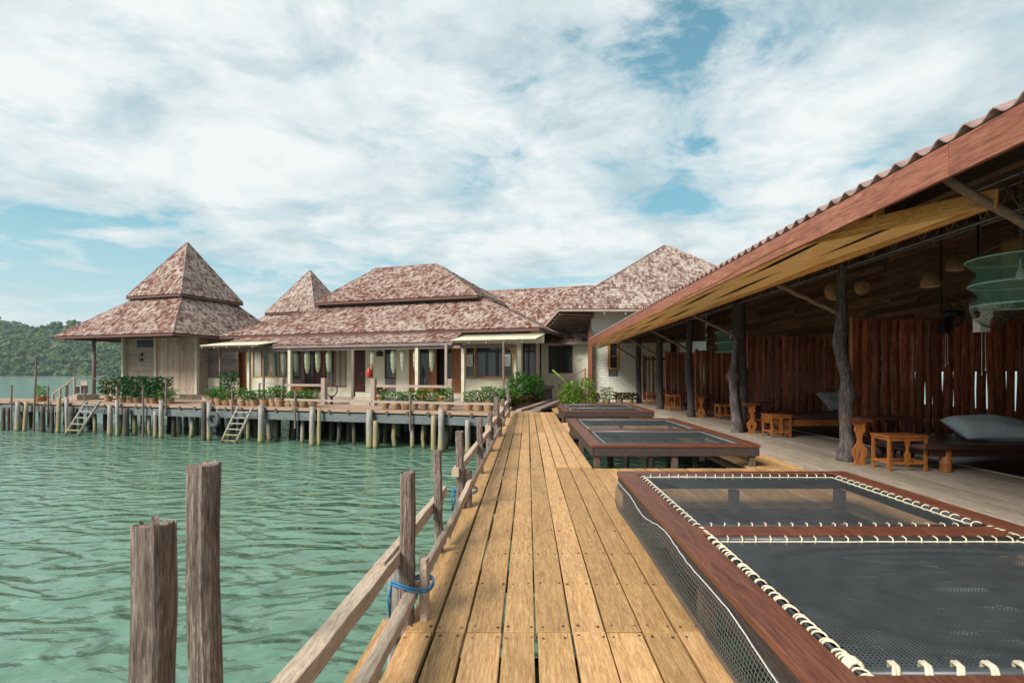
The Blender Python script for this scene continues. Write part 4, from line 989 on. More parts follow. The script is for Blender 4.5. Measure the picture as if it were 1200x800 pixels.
def hiproof(root, u0, u1, v0, v1, z0, ut0, ut1, vt0, vt1, z1, mats, cap=True, name='roof', fas=True):
    P = Bp
    a, b_, c, d_ = P(u0, v0, z0), P(u1, v0, z0), P(u1, v1, z0), P(u0, v1, z0)
    e, f, g_, h = P(ut0, vt0, z1), P(ut1, vt0, z1), P(ut1, vt1, z1), P(ut0, vt1, z1)
    roofplane(root, a, b_, f, e, mats[0], name); roofplane(root, b_, c, g_, f, mats[1], name)
    roofplane(root, c, d_, h, g_, mats[-1], name, exp_=.5); roofplane(root, d_, a, e, h, mats[1], name)
    for p, q in ((a, e), (b_, f), (c, g_), (d_, h), (e, f), (g_, h)):
        if (p-q).length > .05:
            b = MB(); k_ = max(3, int((p-q).length/.3)); pts = [p.lerp(q, i/k_) + Vector((random.uniform(-.01, .01), 0, .02 + random.uniform(-.015, .015))) for i in range(k_+1)]
            b.tube(pts, [random.uniform(.03, .045) for _ in pts], 6, flat=True); obj('hip_cap', b, mats[0], root)
    if fas:
        b = MB()
        for p, q in ((a, b_), (b_, c), (c, d_), (d_, a)): b.bar(p-Vector((0, 0, .10)), q-Vector((0, 0, .10)), .04, .13)
        obj('eave_board', b, EAVE, root)
random.seed(51)
b = MB(BM); v = 0.0
while v < 3.4:
    x = (-45 if v < 2 else -27.5) - random.random()*2
    while x < 1.6:
        L = random.uniform(2.5, 4.5); b.box(x+.003, min(x+L, 1.6)-.003, v+.004, v+.156, -.045, 0.0 + random.uniform(-.003, .003)); x += L
    v += .16
b.box(-27.5, 1.6, 3.41, 16, -.045, -.002); b.box(1.6, 14, 3.0, 16, -.045, -.006)
pd = obj('pier_deck', b, PIERDECK, origin=(-1.43, 20, 0)); tag(pd, kind='structure')
b = MB(BM)
b.box(-45, 1.4, .02, .12, -.55, -.20); b.box(-45, 1.4, 2.0, 2.12, -.55, -.25)
obj('stringer', b, BEAM, pd)
b = MB(BM); x = -44.5
while x < 1.4: b.box(x-.06, x+.06, -.06, 12 if x > -27 else 2.1, -.195, -.047); x += .95
obj('joists', b, RAFTER, pd)
b = MB(BM); x = -44; b.box(-45, 1.4, -.035, -.003, -.13, -.012); obj('edge_board', b, PIERDECK, pd)
# pilings: pixel column in the survey list -> position along the pier front
GPI = 'pilings along the pier front'
PL = [(-30, 'g', .2, .0, .1), (4, 'd', -.35, 0, .1), (10, 'd', -.35, 0, .08), (21, 'g', .0, 0, .13), (31, 'y', .02, .18, .11), (50, 'd', -.2, 0, .13), (61, 'd', -.2, 0, .1), (69, 'y', .28, .06, .11), (78, 'g', .3, -.15, .11),
      (84, 'd', -.2, 0, .16), (129, 'g', -.05, 0, .13), (137, 'g', .2, -.12, .10), (148, 'd', -.2, .05, .16), (182, 'g', -.32, -.02, .10), (189, 'g', .22, 0, .12), (239, 'd', .18, 0, .13), (245, 'g', .2, 0, .12),
      (306, 'g', .1, 0, .15), (366, 'g', .08, 0, .13), (374, 'y', .02, 0, .09), (433, 'g', .02, 0, .15), (440, 'y', -.45, 0, .12), (508, 'y', -.15, 0, .12), (517, 'g', .12, 0, .14), (548, 'g', -.3, 0, .12)]
random.seed(52)
MT = {'g': PILE, 'y': PILEY, 'd': PILED}; CN = {'g': 'grey', 'y': 'yellowish', 'd': 'dark'}
for i, (px, kd, zt, lean, wd) in enumerate(PL):
    u_ = U(px, -.18); b = MB(BM); pts = [(u_ - lean + random.uniform(-.02, .02), -.18, -2.6), (u_ - lean*.6, -.18 + random.uniform(-.02, .02), -1.4), (u_-lean*.2, -.18, -.6), (u_, -.18, zt)]
    b.tube(pts, [wd*.95, wd*.9, wd*.84, wd*.8], 10, wob=.10)
    tag(obj('pier_piling', b, MT[kd]), f'{CN[kd]} round piling at the pier front, {ORD[i-1] if i else "just before the first"} from the left', 'piling', GPI)
k = 0
for row, (v, n, off) in enumerate(((1.4, 30, .0), (3.2, 26, .5), (5.2, 22, .2))):
    for i in range(n):
        u_ = 1.0 - (i+off)*(1.05 if row == 0 else 1.25) + random.uniform(-.3, .3)
        b = MB(BM); b.tube([(u_ + random.uniform(-.15, .15), v, -2.6), (u_, v, -1.2), (u_ + random.uniform(-.06, .06), v, -.2)], [.12, .11, .10], 8, wob=.08)
        tag(obj('back_piling', b, random.choice([PILED, PILED, PILE])), f'dim piling in {["the second", "the third", "the fourth"][row]} row under the pier, {ORD[i]} from the right', 'piling', 'pilings in the shade under the pier'); k += 1
# dark shore bank closes the space under the terrace
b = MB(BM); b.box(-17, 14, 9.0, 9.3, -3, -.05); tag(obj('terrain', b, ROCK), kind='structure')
random.seed(58)
for i in range(26):
    u_ = U(8 + i*21.5 + random.uniform(-7, 7), .45); wd = random.uniform(.07, .11); b = MB(BM); b.tube([(u_+random.uniform(-.25, .25), .45, -2.6), (u_+random.uniform(-.06, .06), .45, -1.2), (u_, .45, random.uniform(-.4, -.2))], [wd, wd*.95, wd*.85], 9, wob=.1)
    tag(obj('inner_piling', b, random.choice([PILE, PILED, PILEY])), f'thin piling just behind the pier edge beam, {ORD[i]} from the left', 'piling', 'thin pilings behind the pier edge beam')
# thin mooring poles on the pier front
for i, (px, zt, zb, lean) in enumerate(((14, .90, -1.8, 0), (40, 2.45, -1.6, .22), (57, .85, -.4, 0), (168, .95, -2.4, 0), (195, .95, -.4, 0), (273, .9, -.9, -.03), (346, .75, -.9, .02), (481, .75, -.8, 0), (78, .9, .2, 0), (138, .9, .1, 0), (100, .75, -.2, 0))):
    u_ = U(px, -.1); rough_post('pier_pole', u_, -.12, zb, zt, .10, .10, POST, f'thin weathered pole standing above the pier edge, {ORD[[0, 1, 2, 6, 7, 8, 9, 10, 3, 5, 4][i]]} from the left', 'thin poles on the pier edge', (lean, 0), .8, rect=False, M=BM)
# pier rail
b = MB(BM); b.bar((U(334, -.03), -.06, .36), (U(436, -.03), -.06, .34), .05, .09); tag(obj('pier_rail', b, RAILX), 'low grey rail on the pier edge in front of the left pot row', 'rail', 'low rails on the pier edge')
b = MB(BM); b.bar((U(437, -.03), -.06, .34), (U(585, -.03), -.06, .33), .05, .09); tag(obj('pier_rail', b, RAILX), 'low grey rail on the pier edge reaching the boardwalk railing', 'rail', 'low rails on the pier edge')
# ladders
def ladder(pxl, pxr, dx, z0, z1, label, n):
    root = thing('ladder', Bp(U(pxl, -.3), -.3, -1.6), label, 'ladder', 'wooden ladders leaning on the pier')
    for px in (pxl, pxr):
        b = MB(BM); u_ = U(px, -.3); b.tube([(u_-dx, -.75, z0), (u_-dx*.5, -.5, (z0+z1)/2), (u_, -.2, z1)], [.065, .06, .055], 8, wob=.06); obj('side_pole', b, PILE, root)
    for i in range(n):
        s_ = .22 + .66*i/(n-1); z = z0 + (z1-z0)*s_; v_ = -.75+.55*s_; b = MB(BM)
        b.bar((U(pxl, -.3)-dx*(1-s_), v_-.07, z), (U(pxr, -.3)-dx*(1-s_), v_-.07, z), .05, .05); obj('rung', b, PILE, root)
ladder(100, 115, .85, -1.75, .14, 'wide-leaning ladder of round poles at the left hut', 5)
ladder(277, 294, .55, -1.9, .0, 'ladder of thin pale poles left of the pier middle, beside the old tyre', 6)
root = thing('old_tyre', Bp(U(253, -.2), -.25, -.6), 'worn grey tyre fender hanging on the pier beside the ladder', 'tyre')
b = MB(BM); c = (U(253, -.2), -.3, -.62); b.ring(c, .27, .10, 24, 10, 'y'); obj('rubber', b, RUBBER, root)
b = MB(BM); b.tube([(c[0], -.2, -.36), (c[0], -.1, -.02)], .012, 5); obj('rope', b, WHITEROPE, root)

# ------------------------------------------------------------------ left hut
hut = thing('wooden_hut', Bp(-23.1, 6.2, 0), 'square timber hut with two-tier shingled pyramid roof at the left end of the pier', 'hut')
hiproof(hut, -28.2, -19.0, 2.0, 10.3, 3.72, -25.0, -21.2, 4.3, 8.1, 6.1, [SH_RED, SH_PALE, SH_RED])
hiproof(hut, -25.3, -20.9, 4.0, 8.4, 6.22, -23.12, -23.08, 6.18, 6.22, 9.85, [SH_RED, SH_PALE, SH_PALE], name='top_roof')
b = MB(BM); b.box(-24.8, -21.4, 4.5, 7.9, 5.9, 6.5); obj('roof_collar', b, RAFTER, hut)
FLH = .30
def hbeams(root, mat, u0, u1, v, z0, z1, name='wall', vert=False, hgt=(.18, .3), seed=1):
    random.seed(seed); b = MB(BM)
    if not vert:
        z = z0
        while z < z1-.02:
            h_ = min(random.uniform(*hgt), z1-z); o_ = random.uniform(0, .018); b.box(u0, u1, v-o_, v+.06, z+.004, z+h_-.004); z += h_
    else:
        x = u0
        while x < u1-.02:
            w_ = min(random.uniform(*hgt), u1-x); o_ = random.uniform(0, .02); b.box(x+.004, x+w_-.004, v-o_, v+.06, z0 - random.uniform(0, .06), z1); x += w_
    return obj(name, b, mat, root)
uA, uB, uC = U(148, 5.0), U(186, 5.0), U(232, 4.9)
hbeams(hut, HUTH, uA, uB, 5.0, FLH, 3.72, seed=3)
hbeams(hut, HUTV, uB, uC, 4.85, FLH-.02, 3.72, vert=True, seed=4)
b = MB(BM); b.box(uA, uA+.06, 5.07, 10, FLH, 3.7); obj('side_wall', b, HUTH, hut)
b = MB(BM); b.box(uC-.06, uC, 4.95, 10, FLH, 3.7); obj('side_wall', b, HUTH, hut)
b = MB(BM)
for u_ in (uA, uB, uC): b.box(u_-.09, u_+.09, 4.74, 4.92, FLH-.05, 3.74)
obj('corner_post', b, CREAMW, hut, .01)
b = MB(BM); b.box(U(161, 5), U(180, 5), 4.955, 4.978, 3.15, 3.6); obj('high_opening', b, BLACKP, hut)
b = MB(BM); b.box(U(165, 5), U(168, 5), 4.90, 4.977, 2.62, 2.8); b.box(U(165, 5), U(168, 5), 4.90, 4.977, 2.3, 2.48); obj('wall_lamp', b, BLACKP, hut)
for i, (px, v_) in enumerate(((110, 3.0),)):
    b = MB(BM); u_ = U(px, v_); b.tube([(u_, v_, .0), (u_+.03, v_, 2), (u_, v_, 3.7)], [.10, .09, .09], 9, wob=.03); obj('porch_post', b, POST, hut)
b = MB(BM); b.tube([(-26.7, 9.7, 0), (-26.7, 9.7, 3.7)], [.10, .09], 9); obj('porch_post', b, POST, hut)
b = MB(BM); b.box(-27.2, U(185, 4), 2.8, 10, .08, FLH); b.box(-27.2, U(232, 4.9)+.2, 4.6, 10, .06, FLH-.01); obj('porch_floor', b, HUTH, hut)
b = MB(BM); b.box(U(205, 4), U(240, 4), 4.3, 4.8, 0.0, .28); obj('plinth', b, ROCK, hut)
root = thing('stair_rail', Bp(-27, 2.2, 0), 'brown wooden stair railing climbing to the left hut porch', 'railing')
ul = [U(60, 1.5), U(78, 1.5), U(108, 2.9), U(125, 2.9)]
b = MB(BM); b.bar((ul[0], 1.6, .35), (ul[1], 1.9, 1.28), .06, .07); b.bar((ul[1], 1.9, 1.28), (ul[1]+.8, 2.9, 1.22), .06, .06); b.bar((ul[1]+.8, 2.9, 1.22), (U(146, 2.9), 2.9, 1.22), .06, .07); obj('handrail', b, RAILX, root)
for i in range(4):
    s_ = i/3; b = MB(BM); u_ = ul[0]+(ul[1]-ul[0])*s_; z = .35+.93*s_; b.box(u_-.04, u_+.04, 1.56+.3*s_, 1.64+.3*s_, 0, z); obj('baluster', b, RAILX, root)
for i in range(9):
    u_ = ul[1]+.8 + (U(146, 2.9)-ul[1]-.8)*i/8; b = MB(BM); b.box(u_-.05, u_+.05, 2.86, 2.94, .3, 1.2); obj('baluster', b, RAILX, root)
b = MB(BM)
for i in range(4): b.box(ul[0]+.35+i*.35, ul[0]+.75+i*.35, 1.7, 2.8, .0, .08*(i+1))
obj('steps', b, RAILX, root)
root = thing('porch_bench', Bp(U(93, 4), 4, FLH), 'small weathered wooden seat on the left hut porch', 'bench')
b = MB(BM); u_ = U(93, 3.6); b.box(u_-.3, u_+.3, 3.5, 3.9, FLH+.42, FLH+.47); obj('seat', b, RAILX, root)
for sx in (-.25, .25):
    b = MB(BM); b.box(u_+sx-.04, u_+sx+.04, 3.5, 3.9, FLH, FLH+.42); obj('leg', b, RAILX, root)
b = MB(BM); b.box(u_-.3, u_+.3, 3.86, 3.9, FLH+.5, FLH+.75); obj('backrest', b, RAILX, root)

# ------------------------------------------------------------------ second pyramid roof hut behind
hut2 = thing('tower_hut', Bp(-20.2, 14, 0), 'farther hut whose small pyramid roof shows between the left hut and the main hall', 'hut')
hiproof(hut2, -24.4, -16.0, 9.8, 18.2, 3.9, -22.2, -18.2, 12, 16, 5.9, [SH_PALE, SH_PALE, SH_RED])
hiproof(hut2, -22.4, -18.0, 11.8, 16.2, 6.0, -20.22, -20.18, 13.98, 14.02, 9.4, [SH_PALE, SH_PALE, SH_PALE], name='top_roof')
b = MB(BM); b.box(-23, -17, 11, 17, 0, 3.9); obj('wall', b, HUTH, hut2)
b = MB(BM); b.box(-21.8, -18.6, 12.4, 15.6, 5.6, 6.2); obj('roof_collar', b, RAFTER, hut2)

# ------------------------------------------------------------------ main hall
hall = thing('main_hall', Bp(-8, 8, 0), 'long cream hall with two-tier shingled roof and veranda, middle of the pier', 'building')
hiproof(hall, -18.9, .63, 4.8, 17.2, 3.72, -14.2, -3.3, 7.75, 14.2, 5.62, [SH_RED, SH_PALE, SH_RED])
hiproof(hall, -14.3, -3.6, 7.3, 14.7, 5.83, -12.4, -7.9, 10.98, 11.02, 8.52, [SH_RED, SH_PALE, SH_RED], name='top_roof')
b = MB(BM); b.box(-14.0, -3.9, 7.7, 14.3, 5.4, 6.1); obj('roof_collar', b, RAFTER, hall)
roofplane(hall, Bp(-17.6, 3.55, 3.02), Bp(-3.35, 3.55, 3.02), Bp(-3.35, 4.95, 3.62), Bp(-17.6, 4.95, 3.62), SH_RED, 'veranda_roof')
b = MB(BM); b.box(-17.6, -3.35, 3.5, 3.545, 2.86, 2.99); b.box(-17.4, -.2, 3.62, 3.72, 2.72, 2.86); obj('veranda_fascia', b, PINKBOARD, hall)
VF = 6.0; F0 = .50
def fz(y, px): return ZB(px, y, VF)
def fwall(px0, px1, z0, z1, mat, name='wall', dv=0, th=.12):
    b = MB(BM); b.box(U(px0, VF), U(px1, VF), VF+dv, VF+dv+th, z0, z1); return obj(name, b, mat, hall)
ZT = 3.05
b = MB(BM); b.box(-19.3, U(609, VF), 5.9, 13, .0, F0-.012); obj('floor_base', b, CREAM, hall)
b = MB(BM); b.box(-18.5, .4, 3.3, 5.89, .02, .22); obj('porch_floor', b, HUTH, hall)
b = MB(BM); b.box(-18.9, .5, VF-.02, VF+.16, ZT, 3.75); obj('wall_header', b, CREAM, hall)
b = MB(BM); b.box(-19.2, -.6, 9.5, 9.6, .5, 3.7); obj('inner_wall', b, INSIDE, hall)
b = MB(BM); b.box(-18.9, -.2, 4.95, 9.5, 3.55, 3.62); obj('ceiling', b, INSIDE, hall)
# window and door helpers in the facade plane
def window(px0, px1, z0, z1, mull, fm=FRAMEW, gm=GLASS, dv=0, fwd=.07, curtain=None, vf=VF, root=None, cut=None):
    root = root or hall; u0, u1 = U(px0, vf), U(px1, vf); b = MB(BM); v0 = vf+dv-.03
    b.box(u0, u1, v0, v0+.10, z1-fwd, z1); b.box(u0, u1, v0, v0+.10, z0, z0+fwd)
    for i in range(mull+1):
        u_ = u0 + (u1-u0-fwd)*i/mull; b.box(u_, u_+fwd, v0+.004, v0+.096, z0+fwd, z1-fwd)
    f = obj('window', b, fm, root)
    b = MB(BM); b.box(u0+.01, u1-.01, v0+.05, v0+.06, z0+.01, z1-.01); obj('pane', b, gm, f)
    if curtain:
        b = MB(BM)
        for (a, c) in curtain:
            ua, ub = u0+(u1-u0)*a, u0+(u1-u0)*c; n = int((ub-ua)/.04)+2; vs = []
            for i in range(n+1):
                u_ = ua+(ub-ua)*i/n; vs += [(u_, v0+.035+.012*math.sin(i*1.7), z0+.08), (u_, v0+.035+.012*math.sin(i*1.7), z1-.08)]
            b.add(vs, [(2*i, 2*i+2, 2*i+3, 2*i+1) for i in range(n)], True)
        obj('curtain', b, CURT, f)
    return f
def door(px0, px1, z0, z1, mat, dv=0, fm=None, handle=True, vf=VF, root=None, pan=None):
    root = root or hall; u0, u1 = U(px0, vf), U(px1, vf); b = MB(BM); b.box(u0, u1, vf+dv, vf+dv+.05, z0, z1); dd = obj('door', b, mat, root)
    b = MB(BM); b.box(u0-.05, u0+.03, vf+dv-.03, vf+dv-.002, z0, z1+.05); b.box(u1-.03, u1+.05, vf+dv-.03, vf+dv-.002, z0, z1+.05); b.box(u0+.03, u1-.03, vf+dv-.03, vf+dv-.002, z1-.03, z1+.05); obj('frame', b, fm or mat, dd)
    if handle: b = MB(BM); b.box(u1-.14, u1-.11, vf+dv-.05, vf+dv-.003, z0+.9, z0+1.1); obj('handle', b, METAL, dd)
    return dd
# left part
door(280, 288, F0, ZT-.05, DOORW)
fwall(288, 296, F0, ZT, CREAM); fwall(296, 338, F0, 1.28, CREAM)
window(296, 316, 1.28, ZT, 2, curtain=[(.1, .45)]); window(316.5, 337.5, 1.28, ZT, 2, curtain=[(.05, .3), (.55, .85)])
fwall(338, 342, F0, ZT, CREAM)
fwall(342, 356, F0, 1.2, PINKBOARD); window(342, 352, 1.2, ZT, 1, DARKRED, GLASS); fwall(352, 356.5, F0, ZT, PINKBOARD)
door(357, 367, F0, ZT, GLASS, .05, DARKRED, False); door(367.5, 378, F0, ZT, DARKRED, .02, DARKRED, False)
window(379, 406, F0+.25, ZT, 4, DOORW, GLASS, curtain=[(.15, .35), (.5, .95)]); fwall(379, 406, F0, F0+.25, CREAM)
fwall(406, 415, F0, ZT, CREAM)
door(416, 427, F0, ZT, DARKRED); fwall(428, 451, F0, ZT, CREAM)
fwall(451, 464, F0, 1.25, PINKBOARD); window(451, 464, 1.25, ZT, 1, DARKRED, GLASS)
fwall(464, 480, F0, ZT, CREAM); door(480.5, 485, F0, ZT, DOORW, 0, None, False); fwall(486, 491, F0, ZT, CREAM)
window(491, 503, F0+.2, ZT, 1, DARKRED, GLASS); door(503.5, 511, F0, ZT, DOORW, 0, DOORW, False)
door(512, 528, F0, ZT, GLASS, .4, DARKRED, False); door(530, 541, F0, ZT, DOORW, 0, None, True)
fwall(541.5, 545, F0, ZT, CREAM)
fwall(545, 603, F0, 1.32, CREAM)
window(545.5, 557, 1.32, ZT, 1); 
window(557.5, 590, 1.32, ZT, 1, DOORW, GLASS); window(590.5, 601.5, 1.32, ZT, 1)
fwall(602, 608, F0, ZT, CREAM)
b = MB(BM); u_ = U(608, VF); b.box(u_, u_+.12, VF, 13, F0, 3.6); obj('side_wall', b, CREAM, hall)
door(608.5, 617, F0, ZT, GLASS, .3, DARKRED, False); door(617.5, 625, F0, ZT, GLASS, .3, DARKRED, False)
for i, px in enumerate((551, 595)):
    b = MB(BM); u_ = U(px, VF); b.box(u_-.17, u_+.17, VF-.075, VF-.06, 1.9, 2.5); o = obj('notice_paper', b, PAPER, hall)
b = MB(BM)   # small text lines as raised dark strips
for px in (551, 595):
    u_ = U(px, VF)
    for i in range(7): b.box(u_-.12, u_+.12-(i % 3)*.04, VF-.079, VF-.076, 2.0+i*.06, 2.018+i*.06)
obj('notice_print', b, BLACKP, hall)
b = MB(BM); b.box(U(545, VF), U(603, VF), VF-.12, VF-.01, 1.25, 1.31); obj('window_ledge', b, RAILX, hall)
# link wall to the left hut
hbeams(hall, PINKBOARD, U(232, 5.6)-.3, U(279, 5.6), 5.6, 1.25, 3.7, seed=6)
b = MB(BM); b.box(U(232, 5.6)-.3, U(279, 5.6), 5.58, 5.7, .1, 1.25); obj('wall', b, CREAM, hall)
# veranda posts
for i, (px, v_, w_, m_) in enumerate(((292, 3.7, .16, CREAMW), (309, 3.4, .09, POST), (340, 3.7, .17, CREAMW), (414, 3.7, .15, POST), (489, 3.7, .17, CREAMW), (523, 3.4, .12, RAILX), (543, 3.7, .16, CREAMW), (604, 4.3, .15, CREAMW), (590, 3.0, .08, POST), (258, 3.3, .09, POST))):
    b = MB(BM); u_ = U(px, v_); b.box(u_-w_/2, u_+w_/2, v_-w_/2, v_+w_/2, 0, 2.86 if v_ > 3.5 else 2.9); obj('veranda_post', b, m_, hall, .008)
b = MB(BM); b.bar((U(604, 4.3), 4.3, 2.3), (U(596, 3.9), 3.9, 2.85), .07, .07); obj('brace', b, FRAMEW, hall)
# corrugated awnings
def awning(px0, px1, v0, v1, z0, z1, label):
    root = thing('corrugated_awning', Bp(U((px0+px1)/2, v0), v0, z0), label, 'awning', 'cream corrugated awnings'); b = MB(BM); u0, u1 = U(px0, v0), U(px1, v0); n = int((u1-u0)/.02)
    vs = []
    for i in range(n+1):
        u_ = u0+(u1-u0)*i/n; c = .018*math.sin(u_*2*math.pi/.12); vs += [(u_, v0, z0+c), (u_, v1, z1+c)]
    b.add(vs, [(2*i, 2*i+2, 2*i+3, 2*i+1) for i in range(n)], True); o = obj('sheet', b, MARK, root); mo = o.modifiers.new('t', 'SOLIDIFY'); mo.thickness = .006
    b = MB(BM); b.box(u0, u1, v0+.08, v0+.14, z0-.08, z0-.022); u_ = u0+.1
    while u_ < u1: b.bar((u_, v0+.03, z0-.12), (u_, v1, z1-.10), .05, .07); u_ += .85
    obj('bearer', b, RAILX, root)
awning(234, 300, 2.5, 4.6, 3.02, 3.36, 'cream corrugated awning between the left hut and the hall')
awning(527, 627, 2.9, 4.75, 3.05, 3.42, 'cream corrugated awning over the right end of the hall with the large window')
# hanging pale green fish-trap lanterns
LX = [319, 332, 346, 360, 372.5, 385, 437, 461, 472, 487, 506]
proto = None
random.seed(61)
for i, px in enumerate(LX):
    p = Bp(U(px, 3.95), 3.95, 2.70)
    if proto is None:
        proto = thing('fish_trap_lantern', p, '', 'lantern', 'pale green fish-trap lanterns hanging in the veranda')
        b = MB(); prof = []
        for z, r in ((0, .05), (-.06, .13), (-.3, .15), (-.35, .135), (-.6, .145), (-.65, .125), (-.88, .12), (-.93, .10), (-1.08, .07), (-1.2, .03)): prof.append((p.x, p.y, p.z+z, r))
        b.tube([q[:3] for q in prof], [q[3] for q in prof], 14); obj('net_body', b, PNET, proto)
        b = MB()
        for z, r in ((-.06, .135), (-.33, .15), (-.63, .143), (-.9, .12)): b.ring((p.x, p.y, p.z+z), r, .008, 16, 5)
        obj('hoop', b, CREAMW, proto)
        b = MB(); b.tube([(p.x, p.y, p.z), (p.x, p.y, p.z+.22)], .008, 5); obj('cord', b, WIREM, proto); c = proto
    else:
        c = copy_tree(proto); c.location = p; c.rotation_euler.z = random.uniform(0, 3); s_ = random.uniform(.88, 1.05); c.scale = (s_, s_, s_)
    c['label'] = f'pale green fish-trap lantern hanging in the hall veranda, {ORD[i]} from the left'
# things on the veranda
root = thing('fire_extinguisher', Bp(U(433, 3.3), 3.3, 1.5), 'red fire extinguisher hung on a thin post before the dark red door', 'extinguisher')
b = MB(BM); u_ = U(433, 3.3); b.M = BM @ Matrix.Translation((u_, 3.25, 0)); b.lathe((0, 0, 0), [(.09, 1.32), (.12, 1.38), (.12, 1.62), (.07, 1.74), (.03, 1.80), (.03, 1.86)], 14); obj('cylinder_body', b, REDP, root)
b = MB(BM); b.box(u_-.06, u_+.02, 3.22, 3.28, 1.86, 1.91); obj('valve', b, BLACKP, root)
rough_post('sign_post', U(434.5, 3.3), 3.42, 0, 2.0, .09, .09, FASCIA, 'thin reddish post carrying the fire extinguisher', None, rect=True, M=BM)
b = MB(BM); b.box(U(441, 5.2), U(446.5, 5.2), 5.2, 5.4, 2.45, 2.72); b.box(U(443, 5.2), U(444.5, 5.2), 5.27, 5.33, 2.72, 3.0); tag(obj('veranda_lamp', b, BLACKP), 'black boxy lamp under the veranda roof right of the fire extinguisher', 'lamp')
# porch rails
for nm, (p0, p1, v_, z), lab in (('porch_rail', (331, 380, 2.3, .95), 'weathered porch rail left of the hall entrance steps'), ('porch_rail', (438, 528, 2.3, .93), 'long weathered porch rail right of the hall entrance steps'), ('porch_rail', (304, 331, 2.6, 1.0), 'short thin metal rail near the left corner of the hall')):
    root = thing(nm, Bp(U((p0+p1)/2, v_), v_, 0), lab, 'railing', 'railings before the hall veranda')
    b = MB(BM); b.bar((U(p0, v_), v_, z), (U(p1, v_), v_, z), .06, .11 if p0 != 304 else .04); b.bar((U(p0, v_), v_, z-.45), (U(p1, v_), v_, z-.45), .05, .08 if p0 != 304 else .03); obj('rail', b, RAILX if p0 != 304 else METAL, root)
    for px in (p0, p1):
        u_ = U(px, v_); w_ = .11 if p0 != 304 else .04; b = MB(BM); b.box(u_-w_, u_+w_, v_-w_, v_+w_, 0, z+(.35 if p0 != 304 else .05)); obj('post', b, RAILX if p0 != 304 else METAL, root, .01)
root = thing('entrance_steps', Bp(U(420, 3), 3, 0), 'low wooden steps up to the dark red door of the hall', 'steps')
b = MB(BM); b.box(U(414, 3), U(436, 3), 2.75, 3.28, 0.0, .18); obj('lower_step', b, HUTH, root); b = MB(BM); b.box(U(414, 3), U(436, 3), 3.0, 3.29, .181, .36); obj('upper_step', b, HUTH, root)
root = thing('wheel_and_bag', Bp(U(387, 2.6), 2.6, 0), 'dark bicycle wheel and bag leaning by the porch rail end', 'wheel')
b = MB(BM); c = (U(387, 2.6), 2.7, .72); b.ring(c, .33, .03, 24, 6, 'y'); obj('wheel_rim', b, BLACKP, root)
b = MB(BM)
for a in range(10): b.tube([c, (c[0]+.33*math.cos(a*.628), 2.7, c[2]+.33*math.sin(a*.628))], .006, 4, False)
obj('spokes', b, METAL, root); b = MB(BM); b.box(c[0]-.05, c[0]+.05, 2.66, 2.74, .0, .4); obj('stand', b, BLACKP, root)

# ------------------------------------------------------------------ back wing with long roof
wing = thing('back_wing', Bp(1, 12, 0), 'back wing with long shingled roof joining the hall and the white block building', 'building')
roofplane(wing, Bp(-6, 9.3, 3.3), Bp(7.5, 9.3, 3.3), Bp(7.5, 14.2, 7.15), Bp(-6, 14.2, 7.15), SH_RED)
roofplane(wing, Bp(-6, 19, 3.3), Bp(7.5, 19, 3.3), Bp(7.5, 14.2, 7.15), Bp(-6, 14.2, 7.15), SH_RED, exp_=.5)
b = MB(); b.tube([Bp(-6, 14.2, 7.19), Bp(7.5, 14.2, 7.19)], .06, 6); obj('ridge_cap', b, SH_RED, wing)
b = MB(BM); b.box(U(609, 10)-.2, U(643, 10), 10, 10.15, 0, 3.4); b.box(U(671, 10), 6.5, 10, 10.15, 0, 3.4); b.box(U(643, 10), U(671, 10), 10, 10.15, 0, 1.55); b.box(U(643, 10), U(671, 10), 10, 10.15, 3.12, 3.4); obj('wall', b, CREAM, wing)
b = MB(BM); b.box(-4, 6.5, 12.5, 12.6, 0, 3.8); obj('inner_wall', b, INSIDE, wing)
window(643, 671, 1.55, 3.12, 2, DARKRED, GLASS, vf=10.0, root=wing)
window(619, 633, 1.2, 3.1, 2, DARKRED, GLASS, vf=9.9, root=wing)
b = MB(BM); u_ = U(677, 9.7); b.box(u_-.1, u_+.1, 9.93, 9.98, 2.3, 2.42); obj('socket_box', b, WHITEP, wing)
b = MB(BM); b.bar((.7, 9.25, 3.22), (7.4, 9.25, 3.22), .05, .14); obj('eave_board', b, PINKBOARD, wing)
# side stair rail
root = thing('stair_rail', Bp(U(670, 8.5), 8.5, 0), 'thin brown stair railing before the cream back wing wall', 'railing')
b = MB(BM); a0, a1, a2 = U(656, 7.2), U(686, 7.2), U(656, 7.2)
b.bar((a0, 7.2, .95), (a1, 7.2, 1.75), .05, .05); b.bar((a0, 7.2, .55), (a1, 7.2, 1.35), .04, .04); obj('handrail', b, FASCIA, root)
for u_, z in ((a0, .97), (a1, 1.8)):
    b = MB(BM); b.box(u_-.035, u_+.035, 7.17, 7.23, 0, z); obj('post', b, FASCIA, root)
root = thing('stone_sink', Bp(U(640, 7), 7, 0), 'small grey-brown stand with a slab top beside the big green bush', 'stand')
b = MB(BM); u_ = U(640, 7.0); b.box(u_-.33, u_+.33, 6.8, 7.3, .75, .90); obj('slab_top', b, PINKBOARD, root, .01); b = MB(BM); b.box(u_-.25, u_+.25, 6.86, 7.24, 0, .749); obj('base', b, ROCK, root)

